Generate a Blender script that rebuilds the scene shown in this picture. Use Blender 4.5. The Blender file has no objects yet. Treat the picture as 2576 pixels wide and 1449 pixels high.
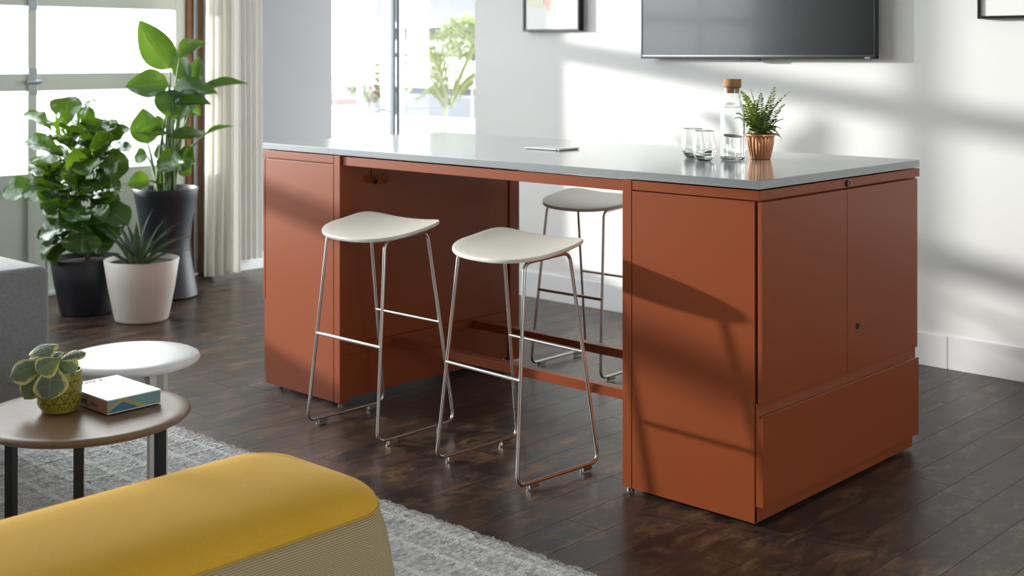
import bpy, bmesh, math, random
import numpy as np
from mathutils import Vector, Matrix, noise
S = bpy.context.scene
COL = S.collection
PI = math.pi
random.seed(7)

# ------------------------------------------------------------------ camera
FPX, W, H = 3227.8, 2576.0, 1449.0
CX, CY, CZ, YAW = 4.6556, -3.3962, 1.4534, 0.748347
PPY = 138.4                                   # image row of the horizon
cam_d = bpy.data.cameras.new('camera')
cam = bpy.data.objects.new('camera', cam_d)
COL.objects.link(cam)
cam.location = (CX, CY, CZ)
cam.rotation_euler = (PI / 2, 0, YAW)
cam_d.sensor_fit = 'HORIZONTAL'
cam_d.sensor_width = 36.0
cam_d.lens = FPX / W * 36.0
cam_d.shift_x = 0.0
cam_d.shift_y = (PPY - H / 2) / W
cam_d.clip_end = 300
cam_d.dof.use_dof = True
cam_d.dof.focus_distance = 4.0
cam_d.dof.aperture_fstop = 3.6
S.camera = cam
# ------------------------------------------------------------------ world, sun, exposure
wd = bpy.data.worlds.new('sky')
S.world = wd
wd.use_nodes = True
bgn = wd.node_tree.nodes['Background']
bgn.inputs[0].default_value = (0.93, 0.97, 1.0, 1)
bgn.inputs[1].default_value = 10.5
S.view_settings.view_transform = 'Standard'
S.view_settings.look = 'None'
S.view_settings.exposure = 0.0
S.view_settings.gamma = 1.0
S.view_settings.use_curve_mapping = False
# low bright source far outside the overhead door
SP = Vector((-17.5, -6.2, 3.75))
sd = bpy.data.lights.new('low_sun', 'SPOT')
sd.energy = 35000
sd.color = (1.0, 0.97, 0.92)
sd.shadow_soft_size = 0.2
sd.spot_size = math.radians(44)
sd.spot_blend = 0.2
so = bpy.data.objects.new('low_sun', sd)
COL.objects.link(so)
so.location = SP
so.rotation_euler = (Vector((-0.5, 0.2, 0.9)) - SP).to_track_quat('-Z', 'Y').to_euler()


def portal(name, loc, size, rot):
    d = bpy.data.lights.new(name, 'AREA')
    d.shape = 'RECTANGLE'
    d.size, d.size_y = size
    d.cycles.is_portal = True
    o = bpy.data.objects.new(name, d)
    COL.objects.link(o)
    o.location = loc
    o.rotation_euler = rot
    return o


portal('portal_overhead_door', (-2.62, -1.25, 2.0), (2.8, 5.2), (0, -PI / 2, 0))
portal('portal_fill_opening', (7.45, -2.5, 1.75), (1.5, 1.2), (0, PI / 2, 0))  # for the opening added in the unseen right wall as fill
portal('portal_corner_left', (-2.55, 2.72, 1.5), (3.0, 0.5), (0, -PI / 2, 0))
portal('portal_corner_back', (-1.7, 3.08, 1.5), (1.7, 3.0), (-PI / 2, 0, 0))

# ------------------------------------------------------------------ helpers
fwd = Vector((-math.sin(YAW), math.cos(YAW), 0))
rgt = Vector((math.cos(YAW), math.sin(YAW), 0))
CAM = Vector((CX, CY, CZ))


def at(px, py, t):
    """the point of the room that lies t metres ahead of the viewpoint at photo pixel px, py"""
    return CAM + t * (fwd + rgt * ((px - W / 2) / FPX) + Vector((0, 0, 1)) * ((PPY - py) / FPX))


class MB:
    def __init__(s):
        s.v, s.f, s.uv = [], [], []

    def add(s, vs, fs, uvs=None):
        o = len(s.v)
        s.v += [tuple(p) for p in vs]
        s.f += [tuple(i + o for i in f) for f in fs]
        s.uv += list(uvs) if uvs is not None else [(0.0, 0.0)] * len(vs)
        return s

    def box(s, x0, x1, y0, y1, z0, z1, b=0.0, seg=2, M=None):
        bm = bmesh.new()
        bmesh.ops.create_cube(bm, size=1.0)
        for v in bm.verts:
            v.co = Vector(((x0 + x1) / 2 + v.co.x * (x1 - x0), (y0 + y1) / 2 + v.co.y * (y1 - y0), (z0 + z1) / 2 + v.co.z * (z1 - z0)))
        if b > 0:
            bmesh.ops.bevel(bm, geom=list(bm.edges), offset=b, segments=seg, profile=0.5, affect='EDGES')
        bm.verts.index_update()
        vs = [(M @ v.co if M else v.co.copy()) for v in bm.verts]
        s.add(vs, [[v.index for v in f.verts] for f in bm.faces])
        bm.free()
        return s

    def tube(s, pts, r, n=10, closed=False, caps=True):
        pts = [Vector(p) for p in pts]
        N = len(pts)
        rr = r if isinstance(r, (list, tuple)) else [r] * N
        T = []
        for i in range(N):
            a = pts[(i - 1) % N] if (closed or i > 0) else pts[i]
            b = pts[(i + 1) % N] if (closed or i < N - 1) else pts[i]
            d = b - a
            T.append(d.normalized() if d.length > 1e-9 else Vector((0, 0, 1)))
        u = T[0].orthogonal().normalized()
        vs = []
        for i in range(N):
            if i:
                u = u - T[i] * u.dot(T[i])
                u.normalize()
            w = T[i].cross(u)
            for k in range(n):
                a = 2 * PI * k / n
                vs.append(pts[i] + (u * math.cos(a) + w * math.sin(a)) * rr[i])
        fs = []
        for i in range(N if closed else N - 1):
            j = (i + 1) % N
            sh = 0
            if closed and i == N - 1:       # match the twist of the frame
                sh = min(range(n), key=lambda q: (vs[i * n] - vs[q]).length)
            for k in range(n):
                k2 = (k + 1) % n
                fs.append((i * n + k, i * n + k2, j * n + (k2 + sh) % n, j * n + (k + sh) % n))
        if caps and not closed:
            fs.append(tuple(range(n - 1, -1, -1)))
            fs.append(tuple((N - 1) * n + k for k in range(n)))
        return s.add(vs, fs)

    def lathe(s, prof, c=(0, 0, 0), n=40, closed=False, M=None):
        vs, fs, idx = [], [], []
        for (r, z) in prof:
            if r < 1e-6:
                idx.append([len(vs)])
                vs.append(Vector((c[0], c[1], c[2] + z)))
            else:
                row = []
                for k in range(n):
                    a = 2 * PI * k / n
                    row.append(len(vs))
                    vs.append(Vector((c[0] + r * math.cos(a), c[1] + r * math.sin(a), c[2] + z)))
                idx.append(row)
        m = len(idx)
        for i in range(m if closed else m - 1):
            A, B = idx[i], idx[(i + 1) % m]
            for k in range(n):
                k2 = (k + 1) % n
                if len(A) == 1 and len(B) == 1:
                    continue
                if len(A) == 1:
                    fs.append((A[0], B[k2], B[k]))
                elif len(B) == 1:
                    fs.append((A[k], A[k2], B[0]))
                else:
                    fs.append((A[k], A[k2], B[k2], B[k]))
        if M:
            vs = [M @ v for v in vs]
        return s.add(vs, fs)

    def grid(s, P, uvs=None, closed_u=False):
        """P[i][j] points"""
        a, b = len(P), len(P[0])
        vs = [p for row in P for p in row]
        fs = []
        for i in range(a if closed_u else a - 1):
            i2 = (i + 1) % a
            for j in range(b - 1):
                fs.append((i * b + j, i2 * b + j, i2 * b + j + 1, i * b + j + 1))
        return s.add(vs, fs, uvs)

    def prism(s, poly, axis, lo, hi):
        """outline poly (2-D) pushed along axis 0/1/2 from lo to hi"""
        n = len(poly)

        def mk(p, q):
            return ((q, p[0], p[1]), (p[0], q, p[1]), (p[0], p[1], q))[axis]
        vs = [mk(p, lo) for p in poly] + [mk(p, hi) for p in poly]
        fs = [tuple(range(n - 1, -1, -1)), tuple(range(n, 2 * n))]
        fs += [(i, (i + 1) % n, n + (i + 1) % n, n + i) for i in range(n)]
        return s.add(vs, fs)


def origin(o):
    q = Vector((0, 0, 0))
    while o is not None:
        q = q + o.location
        o = o.parent
    return q


def obj(name, mb, mat, parent=None, smooth=35, label=None, weld=0.0):
    off = origin(parent)
    me = bpy.data.meshes.new(name)
    me.from_pydata([(p[0] - off.x, p[1] - off.y, p[2] - off.z) for p in mb.v], [], mb.f)
    bm = bmesh.new()
    bm.from_mesh(me)
    if weld:
        bmesh.ops.remove_doubles(bm, verts=bm.verts, dist=weld)
    bmesh.ops.recalc_face_normals(bm, faces=bm.faces)
    bm.to_mesh(me)
    bm.free()
    if any(u != (0.0, 0.0) for u in mb.uv):
        ul = me.uv_layers.new(name='UVMap')
        vi = np.empty(len(me.loops), dtype=np.int32)
        me.loops.foreach_get('vertex_index', vi)
        ul.data.foreach_set('uv', np.array(mb.uv, dtype=np.float32)[vi].ravel())
    if smooth:
        me.shade_smooth()
        if smooth < 180:
            me.set_sharp_from_angle(angle=math.radians(smooth))
    me.materials.append(mat)
    o = bpy.data.objects.new(name, me)
    COL.objects.link(o)
    if smooth == 35:
        wn_ = o.modifiers.new('even_faces', 'WEIGHTED_NORMAL')
        wn_.keep_sharp = True
        wn_.weight = 100
    if parent is not None:
        o.parent = parent
    if label:
        o['label'] = label
    return o


def tag(o, label, cat, group=None, kind=None):
    o['label'] = label
    o['category'] = cat
    if group:
        o['group'] = group
    if kind:
        o['kind'] = kind
    return o


def thing(name, label, cat, loc, group=None, kind=None):
    o = bpy.data.objects.new(name, None)
    COL.objects.link(o)
    o.empty_display_size = 0.1
    o.location = loc
    return tag(o, label, cat, group, kind)


def struct(name, mb, mat, parent=None, label=None, smooth=35):
    o = obj(name, mb, mat, parent, smooth)
    if parent is None:
        o['kind'] = 'structure'
        if label:
            o['label'] = label
    return o


def fillet(pts, r, n=6, closed=False):
    pts = [Vector(p) for p in pts]
    N = len(pts)
    out = []
    for i, p in enumerate(pts):
        if not closed and i in (0, N - 1):
            out.append(p)
            continue
        a = (pts[(i - 1) % N] - p)
        b = (pts[(i + 1) % N] - p)
        la, lb = a.length, b.length
        a.normalize()
        b.normalize()
        ang = a.angle(b)
        d = min(r / math.tan(ang / 2), la * 0.45, lb * 0.45)
        p0, p1 = p + a * d, p + b * d
        for k in range(n + 1):
            t = k / n
            out.append(p0 * (1 - t) ** 2 + p * 2 * t * (1 - t) + p1 * t * t)
    return out


def lerp(a, b, t):
    return a + (b - a) * t


# ------------------------------------------------------------------ materials
def srgb(r, g, b):
    return tuple((c / 255 / 12.92) if c / 255 <= 0.04045 else ((c / 255 + 0.055) / 1.055) ** 2.4 for c in (r, g, b)) + (1,)


class NT:
    def __init__(s, name):
        s.mat = bpy.data.materials.new(name)
        s.mat.use_nodes = True
        s.t = s.mat.node_tree
        s.b = s.t.nodes['Principled BSDF']
        s.out = s.t.nodes['Material Output']

    def n(s, typ, ins=None, **kw):
        nd = s.t.nodes.new(typ)
        for k, v in kw.items():
            setattr(nd, k, v)
        for k, v in (ins or {}).items():
            s.set(nd.inputs[k], v)
        return nd

    def set(s, sock, v):
        if isinstance(v, bpy.types.NodeSocket):
            s.t.links.new(v, sock)
        else:
            sock.default_value = v

    def m(s, op, a, b=0.0, c=0.0, clamp=False):
        nd = s.t.nodes.new('ShaderNodeMath')
        nd.operation = op
        nd.use_clamp = clamp
        s.set(nd.inputs[0], a)
        s.set(nd.inputs[1], b)
        s.set(nd.inputs[2], c)
        return nd.outputs[0]

    def mix(s, f, a, b, blend='MIX'):
        nd = s.t.nodes.new('ShaderNodeMix')
        nd.data_type = 'RGBA'
        nd.blend_type = blend
        s.set(nd.inputs[0], f)
        s.set(nd.inputs[6], a)
        s.set(nd.inputs[7], b)
        return nd.outputs[2]

    def ramp(s, f, stops, interp='LINEAR'):
        nd = s.t.nodes.new('ShaderNodeValToRGB')
        nd.color_ramp.interpolation = interp
        el = nd.color_ramp.elements
        while len(el) < len(stops):
            el.new(0.5)
        for e, (p, c) in zip(el, stops):
            e.position = p
            e.color = c if len(c) == 4 else tuple(c) + (1,)
        s.set(nd.inputs[0], f)
        return nd.outputs[0]

    def pos(s, scale=(1, 1, 1), loc=(0, 0, 0), rot=(0, 0, 0), src='Object'):
        tc = s.n('ShaderNodeTexCoord')
        mp = s.n('ShaderNodeMapping', {'Vector': tc.outputs[src], 'Scale': scale, 'Location': loc, 'Rotation': rot})
        return mp.outputs[0]

    def noise(s, vec, scale, detail=3.0, rough=0.55, dist=0.0):
        return s.n('ShaderNodeTexNoise', {'Vector': vec, 'Scale': scale, 'Detail': detail, 'Roughness': rough, 'Distortion': dist}).outputs[0]

    def bump(s, h, strength=0.2, dist=0.01):
        nd = s.n('ShaderNodeBump', {'Height': h, 'Strength': strength, 'Distance': dist})
        s.set(s.b.inputs['Normal'], nd.outputs[0])

    def p(s, **kw):
        names = dict(color='Base Color', rough='Roughness', metal='Metallic', spec='Specular IOR Level', trans='Transmission Weight', ior='IOR', coat='Coat Weight', coat_rough='Coat Roughness', sheen='Sheen Weight', sheen_rough='Sheen Roughness', sss='Subsurface Weight')
        for k, v in kw.items():
            s.set(s.b.inputs[names[k]], v)
        return s


def plain(name, col, rough=0.5, metal=0.0, noise_amt=0.04, nscale=8.0, bump=0.0, bscale=60.0, **kw):
    t = NT(name)
    c = Vector(col[:3])
    nz = t.noise(t.pos(), nscale, 3)
    lo = tuple(c * (1 - noise_amt)) + (1,)
    hi = tuple(c * (1 + noise_amt)) + (1,)
    t.p(color=t.mix(nz, lo, hi), rough=rough, metal=metal, **kw)
    if bump:
        t.bump(t.noise(t.pos(), bscale, 4), bump, 0.004)
    return t.mat


def leaf_mat(name, top, vein, glow, rough=0.32, nv=9.0, trans=0.35, margin=None):
    t = NT(name)
    uv = t.n('ShaderNodeUVMap').outputs[0]
    sp = t.n('ShaderNodeSeparateXYZ', {0: uv})
    u, v = sp.outputs[0], sp.outputs[1]
    av = t.m('ABSOLUTE', t.m('SUBTRACT', t.m('MULTIPLY', v, 2.0), 1.0))
    mid = t.m('LESS_THAN', av, 0.05)
    ph = t.m('FRACT', t.m('MULTIPLY', t.m('SUBTRACT', u, t.m('MULTIPLY', av, 0.13)), nv))
    side = t.m('ABSOLUTE', t.m('SUBTRACT', ph, 0.5))          # 0.5 at the vein
    sv = t.m('GREATER_THAN', side, 0.44)
    nz = t.noise(t.pos(), 9.0, 3)
    base = t.mix(nz, tuple(0.72 * x for x in top[:3]) + (1,), tuple(1.2 * x for x in top[:3]) + (1,))
    col = t.mix(t.m('MULTIPLY', t.m('MAXIMUM', mid, t.m('MULTIPLY', sv, 0.45)), 0.6), base, vein)
    if margin:
        edge = t.m('ADD', av, t.m('MULTIPLY', t.m('SUBTRACT', t.noise(t.pos(), 45.0, 4), 0.5), 0.55))
        col = t.mix(t.ramp(edge, [(0.70, (0, 0, 0)), (0.80, (1, 1, 1))]), col, margin)
    t.p(color=col, rough=rough, spec=0.5)
    t.bump(t.m('MULTIPLY', side, -1.0), 0.25, 0.004)
    tr = t.n('ShaderNodeBsdfTranslucent', {'Color': t.mix(nz, glow, tuple(0.7 * x for x in glow[:3]) + (1,))})
    ms = t.n('ShaderNodeMixShader', {0: t.m('MULTIPLY', t.ramp(t.noise(t.pos(), 3.2, 2), [(0.35, (0.35, 0.35, 0.35)), (0.65, (1, 1, 1))]), trans), 1: t.b.outputs[0], 2: tr.outputs[0]})
    t.t.links.new(ms.outputs[0], t.out.inputs[0])
    return t.mat


def make_floor_mat():
    t = NT('worn_dark_plank_floor')
    tc = t.n('ShaderNodeTexCoord').outputs['Object']
    sp = t.n('ShaderNodeSeparateXYZ', {0: tc})
    x, y = sp.outputs[0], sp.outputs[1]
    xr = t.m('DIVIDE', t.m('ADD', x, 20.006), 0.15)
    row = t.m('FLOOR', xr)
    fx = t.m('FRACT', xr)
    ro = t.n('ShaderNodeTexWhiteNoise', {'W': row}, noise_dimensions='1D').outputs[0]
    yr = t.m('DIVIDE', t.m('ADD', t.m('ADD', y, 20.0), t.m('MULTIPLY', ro, 1.3)), 0.95)
    cell = t.m('FLOOR', yr)
    fy = t.m('FRACT', yr)
    idv = t.n('ShaderNodeCombineXYZ', {0: row, 1: cell, 2: 0.0}).outputs[0]
    rnd = t.n('ShaderNodeTexWhiteNoise', {'Vector': idv}, noise_dimensions='2D')
    r1 = rnd.outputs[0]
    ex = t.m('MINIMUM', fx, t.m('SUBTRACT', 1.0, fx))
    ey = t.m('MINIMUM', fy, t.m('SUBTRACT', 1.0, fy))
    seam = t.m('MAXIMUM', t.m('LESS_THAN', ex, 0.009), t.m('LESS_THAN', ey, 0.0015))
    vv = t.n('ShaderNodeVectorMath', {0: tc, 1: t.n('ShaderNodeVectorMath', {0: idv, 3: 3.7}, operation='SCALE').outputs[0]}, operation='ADD').outputs[0]
    def blotch(sx, sy, sc, det, rough, dist, off):
        return t.noise(t.n('ShaderNodeMapping', {'Vector': vv, 'Scale': (sx, sy, 1.0), 'Location': (off, off * 1.7, 0)}).outputs[0], sc, det, rough, dist)
    n1 = blotch(4.5, 1.6, 2.2, 8, 0.68, 0.3, 0.0)
    n2 = blotch(6.0, 2.4, 2.0, 10, 0.74, 0.35, 3.1)
    n3 = blotch(2.2, 1.3, 1.8, 5, 0.6, 0.4, 8.3)
    fine = t.noise(t.n('ShaderNodeMapping', {'Vector': vv, 'Scale': (55.0, 16.0, 1.0)}).outputs[0], 3.0, 5, 0.65)
    spk = t.noise(t.n('ShaderNodeMapping', {'Vector': tc, 'Scale': (120.0, 70.0, 1.0), 'Rotation': (0, 0, 0.4)}).outputs[0], 2.0, 4, 0.75, 0.8)
    dark = t.mix(r1, (0.0075, 0.0060, 0.0058, 1), (0.021, 0.0150, 0.0125, 1))
    c = t.mix(t.ramp(n1, [(0.42, (0, 0, 0)), (0.72, (1, 1, 1))]), dark, (0.105, 0.046, 0.026, 1))
    c = t.mix(t.m('MULTIPLY', t.ramp(n3, [(0.48, (0, 0, 0)), (0.70, (1, 1, 1))]), 0.7), c, (0.032, 0.033, 0.037, 1))
    wm = t.ramp(n2, [(0.50, (0, 0, 0)), (0.60, (0.35, 0.35, 0.35)), (0.76, (1, 1, 1))])
    c = t.mix(t.m('MULTIPLY', wm, 0.8), c, (0.31, 0.175, 0.066, 1))
    c = t.mix(t.m('MULTIPLY', t.ramp(spk, [(0.60, (0, 0, 0)), (0.72, (1, 1, 1))]), 0.5), c, (0.26, 0.21, 0.185, 1))
    c = t.mix(t.m('MULTIPLY', t.ramp(fine, [(0.35, (1, 1, 1)), (0.60, (0, 0, 0))]), 0.35), c, (0.007, 0.0055, 0.0055, 1))
    c = t.mix(t.m('MULTIPLY', seam, 0.85), c, (0.030, 0.028, 0.027, 1))
    rg = t.m('ADD', 0.235, t.m('ADD', t.m('MULTIPLY', n1, 0.16), t.m('MULTIPLY', fine, 0.06)))
    rg = t.m('ADD', rg, t.m('MULTIPLY', seam, 0.3))
    t.p(color=c, rough=rg, spec=t.m('SUBTRACT', 0.42, t.m('MULTIPLY', seam, 0.27)))
    t.bump(t.m('ADD', t.m('MULTIPLY', fine, 0.35), t.m('ADD', t.m('MULTIPLY', n2, 0.6), t.m('MULTIPLY', seam, -0.6))), 0.14, 0.003)
    return t.mat


def make_rug_mat():
    t = NT('chunky_wool_weave')
    tc = t.n('ShaderNodeTexCoord').outputs['Object']
    sp = t.n('ShaderNodeSeparateXYZ', {0: tc})
    fx = t.m('FRACT', t.m('DIVIDE', t.m('ADD', sp.outputs[0], RUG_X), RUG_CX))
    fy = t.m('FRACT', t.m('DIVIDE', t.m('ADD', sp.outputs[1], RUG_Y), RUG_CY))
    wob = t.m('MULTIPLY', t.m('SUBTRACT', t.noise(tc, 60.0, 2), 0.5), 0.10)
    lx = t.m('LESS_THAN', t.m('ABSOLUTE', t.m('ADD', t.m('SUBTRACT', fx, 0.5), wob)), 0.058)
    ly = t.m('LESS_THAN', t.m('ABSOLUTE', t.m('ADD', t.m('SUBTRACT', fy, 0.5), wob)), 0.064)
    line = t.m('MAXIMUM', lx, ly)
    vo = t.n('ShaderNodeTexVoronoi', {'Vector': t.n('ShaderNodeMapping', {'Vector': tc, 'Scale': (95.0, 70.0, 20.0)}).outputs[0], 'Scale': 1.0})
    rc = t.n('ShaderNodeSeparateColor', {0: vo.outputs['Color']}).outputs[0]
    nz = t.noise(tc, 14.0, 4)
    grey = t.mix(t.m('ADD', t.m('MULTIPLY', rc, 0.6), t.m('MULTIPLY', nz, 0.4)), (0.34, 0.34, 0.345, 1), (0.95, 0.95, 0.95, 1))
    fuzz = t.noise(t.n('ShaderNodeMapping', {'Vector': tc, 'Scale': (420.0, 420.0, 420.0)}).outputs[0], 1.0, 2)
    cream = t.mix(fuzz, (0.84, 0.84, 0.80, 1), (0.95, 0.95, 0.91, 1))
    t.p(color=t.mix(line, grey, cream), rough=0.95, spec=0.1, sheen=0.3)
    t.bump(t.m('SUBTRACT', t.m('MULTIPLY', fuzz, 0.3), t.m('MULTIPLY', vo.outputs['Distance'], 1.0)), 1.0, 0.010)
    return t.mat


RUG_CX, RUG_CY, RUG_X, RUG_Y = 0.145, 0.128, 10.0, 10.0
mFloor = make_floor_mat()
mRug = make_rug_mat()
mWall = plain('matte_white_wall_paint', (0.80, 0.80, 0.79, 1), 0.75, 0, 0.015, 3.0, 0.03, 220.0)
mFar = plain('warm_white_wall_paint', (0.74, 0.73, 0.71, 1), 0.8, 0, 0.02)
mWallShade = plain('shade_toned_wall_paint', (0.34, 0.34, 0.337, 1), 0.75, 0, 0.015)  # white left wall, its shade put into the colour as a grey tone
mCeil = plain('white_ceiling_paint', (0.86, 0.86, 0.85, 1), 0.8, 0, 0.01)
mBase = plain('satin_white_baseboard_paint', (0.82, 0.82, 0.84, 1), 0.35, 0, 0.01)
mCoat = plain('terracotta_powder_coat', (0.262, 0.057, 0.0145, 1), 0.36, 0.0, 0.02, 5.0, 0.02, 900.0, spec=0.28)
mCoat.node_tree.nodes['Principled BSDF'].inputs['Coat Weight'].default_value = 0.08
mCoat.node_tree.nodes['Principled BSDF'].inputs['Coat Roughness'].default_value = 0.2
mTop = plain('grey_laminate', (0.33, 0.35, 0.365, 1), 0.22, 0.0, 0.02, 6.0, 0.01, 700.0, coat=0.7, coat_rough=0.14)
mBlack = plain('black_plastic', (0.012, 0.012, 0.013, 1), 0.35, 0)
mSteel = plain('brushed_stainless_steel', (0.62, 0.60, 0.58, 1), 0.24, 1.0, 0.03)
mNickel = plain('pale_nickel_pad', (0.45, 0.45, 0.42, 1), 0.4, 1.0, 0.03)
mAlu = plain('painted_aluminium_frame', (0.66, 0.69, 0.63, 1), 0.45, 0.0, 0.03)
mAluDark = plain('grey_aluminium_mullion', (0.22, 0.24, 0.25, 1), 0.35, 0.6, 0.03)
mAluLight = plain('pale_aluminium_mullion', (0.62, 0.65, 0.66, 1), 0.3, 0.6, 0.03)
mGalv = plain('galvanised_steel', (0.42, 0.45, 0.48, 1), 0.35, 0.9, 0.15, 30)
mFrameBlack = plain('black_lacquer_frame', (0.010, 0.010, 0.012, 1), 0.25, 0)
mPotBlack = plain('matte_black_planter', (0.012, 0.012, 0.017, 1), 0.5, 0)
mPotSlate = plain('slate_black_planter', (0.022, 0.024, 0.034, 1), 0.42, 0)
mPotWhite = plain('warm_white_planter', (0.62, 0.575, 0.53, 1), 0.5, 0, 0.01)
mSoil = plain('dark_potting_soil', (0.02, 0.014, 0.010, 1), 0.95, 0, 0.5, 60, 0.8, 90)
mWhiteLacquer = plain('white_lacquer', (0.80, 0.80, 0.80, 1), 0.28, 0, 0.01)
mCreamMetal = plain('warm_white_metal_leg', (0.62, 0.61, 0.57, 1), 0.4, 0, 0.01)
mLegBlack = plain('black_metal_leg', (0.012, 0.012, 0.014, 1), 0.38, 0)
mCork = plain('cork', (0.36, 0.19, 0.085, 1), 0.85, 0, 0.35, 90, 0.3, 160)
mJamb = plain('orange_timber_jamb', (0.27, 0.11, 0.04, 1), 0.5, 0, 0.2, 12)
mPaper = plain('white_book_cover', (0.78, 0.78, 0.80, 1), 0.22, 0, 0.01)


def make_copper():
    t = NT('brushed_copper')
    nz = t.noise(t.pos((60, 60, 2)), 4.0, 4)
    t.p(color=t.mix(nz, (0.62, 0.25, 0.12, 1), (0.80, 0.38, 0.20, 1)), rough=0.28, metal=1.0)
    return t.mat


mCopper = make_copper()


def make_wood(name, a, b, sc=(1, 1, 1), rough=0.35, bands=9.0, strips=0.0, coat=0.0):
    t = NT(name)
    v = t.pos(sc)
    g = t.noise(v, bands, 5, 0.6, 0.8)
    f = t.noise(t.pos(tuple(q * 8 for q in sc)), bands, 3)
    col = t.mix(t.m('ADD', t.m('MULTIPLY', g, 0.75), t.m('MULTIPLY', f, 0.25)), a, b)
    if strips:
        sp = t.n('ShaderNodeSeparateXYZ', {0: t.pos()})
        row = t.m('FLOOR', t.m('DIVIDE', t.m('ADD', sp.outputs[1], t.m('MULTIPLY', sp.outputs[0], -0.35)), strips))
        r = t.n('ShaderNodeTexWhiteNoise', {'W': row}, noise_dimensions='1D').outputs[0]
        col = t.mix(t.m('MULTIPLY', r, 0.45), col, tuple(0.45 * x for x in a[:3]) + (1,))
    t.p(color=col, rough=rough, coat=coat, coat_rough=0.25)
    t.bump(f, 0.05, 0.002)
    return t.mat


mSeat = make_wood('pale_ash_veneer', (0.68, 0.655, 0.58, 1), (0.80, 0.78, 0.71, 1), (1.6, 14, 1), 0.42, 5.0)
mWalnut = make_wood('walnut_tabletop', (0.15, 0.078, 0.038, 1), (0.29, 0.17, 0.09, 1), (2.0, 14, 2), 0.40, 4.0, strips=0.06)


def make_felt(name, a, b, scale=240.0, sheen=0.5):
    t = NT(name)
    v = t.pos()
    n1 = t.noise(v, scale, 4, 0.7)
    n2 = t.noise(v, 7.0, 3)
    t.p(color=t.mix(t.m('ADD', t.m('MULTIPLY', n1, 0.8), t.m('MULTIPLY', n2, 0.2)), a, b), rough=0.95, spec=0.12, sheen=sheen, sheen_rough=0.5)
    t.bump(n1, 0.35, 0.003)
    return t.mat


mYellow = make_felt('mustard_wool_felt', (0.56, 0.295, 0.016, 1), (0.84, 0.51, 0.064, 1), 260, 0.12)
mSofa = make_felt('grey_wool_felt', (0.12, 0.122, 0.13, 1), (0.33, 0.33, 0.345, 1), 90, 0.3)
mSeamY = plain('mustard_seam_thread', (0.47, 0.31, 0.06, 1), 0.8, 0)


def make_weave():
    t = NT('khaki_basket_weave')
    uv = t.n('ShaderNodeUVMap').outputs[0]
    sp = t.n('ShaderNodeSeparateXYZ', {0: uv})
    a = t.m('DIVIDE', sp.outputs[0], 0.0050)
    b = t.m('DIVIDE', sp.outputs[1], 0.0050)
    row = t.m('FLOOR', b)
    fa = t.m('FRACT', t.m('ADD', a, t.m('MULTIPLY', t.m('MODULO', row, 2.0), 0.5)))
    fb = t.m('FRACT', b)
    da = t.m('SUBTRACT', fa, 0.5)
    db = t.m('SUBTRACT', fb, 0.5)
    d = t.m('SQRT', t.m('ADD', t.m('MULTIPLY', da, da), t.m('MULTIPLY', db, db)))
    dot = t.ramp(d, [(0.30, (1, 1, 1)), (0.42, (0, 0, 0))])
    nz = t.noise(t.pos(), 300.0, 2)
    light = t.mix(nz, (0.55, 0.49, 0.32, 1), (0.74, 0.68, 0.49, 1))
    t.p(color=t.mix(dot, (0.25, 0.165, 0.050, 1), light), rough=0.8, spec=0.25)
    t.bump(dot, 0.5, 0.003)
    return t.mat


mWeave = make_weave()


def make_pane():
    t = NT('clear_window_glass')
    tr = t.n('ShaderNodeBsdfTransparent', {'Color': (0.98, 0.99, 0.985, 1)})
    gl = t.n('ShaderNodeBsdfGlossy', {'Color': (1, 1, 1, 1), 'Roughness': 0.02})
    ms = t.n('ShaderNodeMixShader', {0: 0.05, 1: tr.outputs[0], 2: gl.outputs[0]})
    t.t.links.new(ms.outputs[0], t.out.inputs[0])
    return t.mat


mPane = make_pane()


def make_glass(name, col, ior, rough=0.0):
    t = NT(name)
    t.p(color=col, trans=1.0, ior=ior, rough=rough)
    return t.mat


mGlass = make_glass('clear_drinking_glass', (0.985, 0.995, 0.99, 1), 1.46)
mWater = make_glass('water', (0.98, 0.995, 1.0, 1), 1.33)


def make_curtain():
    t = NT('ivory_linen_curtain')
    n1 = t.noise(t.pos((1, 1, 0.02)), 260.0, 2)
    t.p(color=t.mix(n1, (0.80, 0.785, 0.74, 1), (0.86, 0.845, 0.81, 1)), rough=0.9, spec=0.1)
    tr = t.n('ShaderNodeBsdfTranslucent', {'Color': (0.80, 0.77, 0.70, 1)})
    ms = t.n('ShaderNodeMixShader', {0: 0.45, 1: t.b.outputs[0], 2: tr.outputs[0]})
    t.t.links.new(ms.outputs[0], t.out.inputs[0])
    return t.mat


mCurtain = make_curtain()
mFig = leaf_mat('fiddle_leaf', (0.024, 0.066, 0.014, 1), (0.10, 0.20, 0.05, 1), (0.16, 0.30, 0.012, 1), 0.19, 8.0, 0.30)
mBird = leaf_mat('broad_banana_like_leaf', (0.024, 0.068, 0.022, 1), (0.07, 0.15, 0.05, 1), (0.15, 0.29, 0.014, 1), 0.20, 26.0, 0.30)
mAgave = leaf_mat('agave_leaf', (0.045, 0.085, 0.050, 1), (0.07, 0.12, 0.07, 1), (0.16, 0.26, 0.06, 1), 0.42, 2.0, 0.12)
mOlive = leaf_mat('grey_green_leaf', (0.115, 0.155, 0.105, 1), (0.21, 0.25, 0.17, 1), (0.25, 0.33, 0.05, 1), 0.5, 7.0, 0.2, margin=(0.56, 0.52, 0.19, 1))
mFern = leaf_mat('fern_leaf', (0.085, 0.165, 0.018, 1), (0.12, 0.22, 0.03, 1), (0.30, 0.42, 0.025, 1), 0.45, 3.0, 0.45)
mStem = plain('green_plant_stem', (0.10, 0.17, 0.045, 1), 0.45, 0, 0.2)
mBark = plain('brown_woody_stem', (0.10, 0.055, 0.03, 1), 0.8, 0, 0.3, 30)

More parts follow.
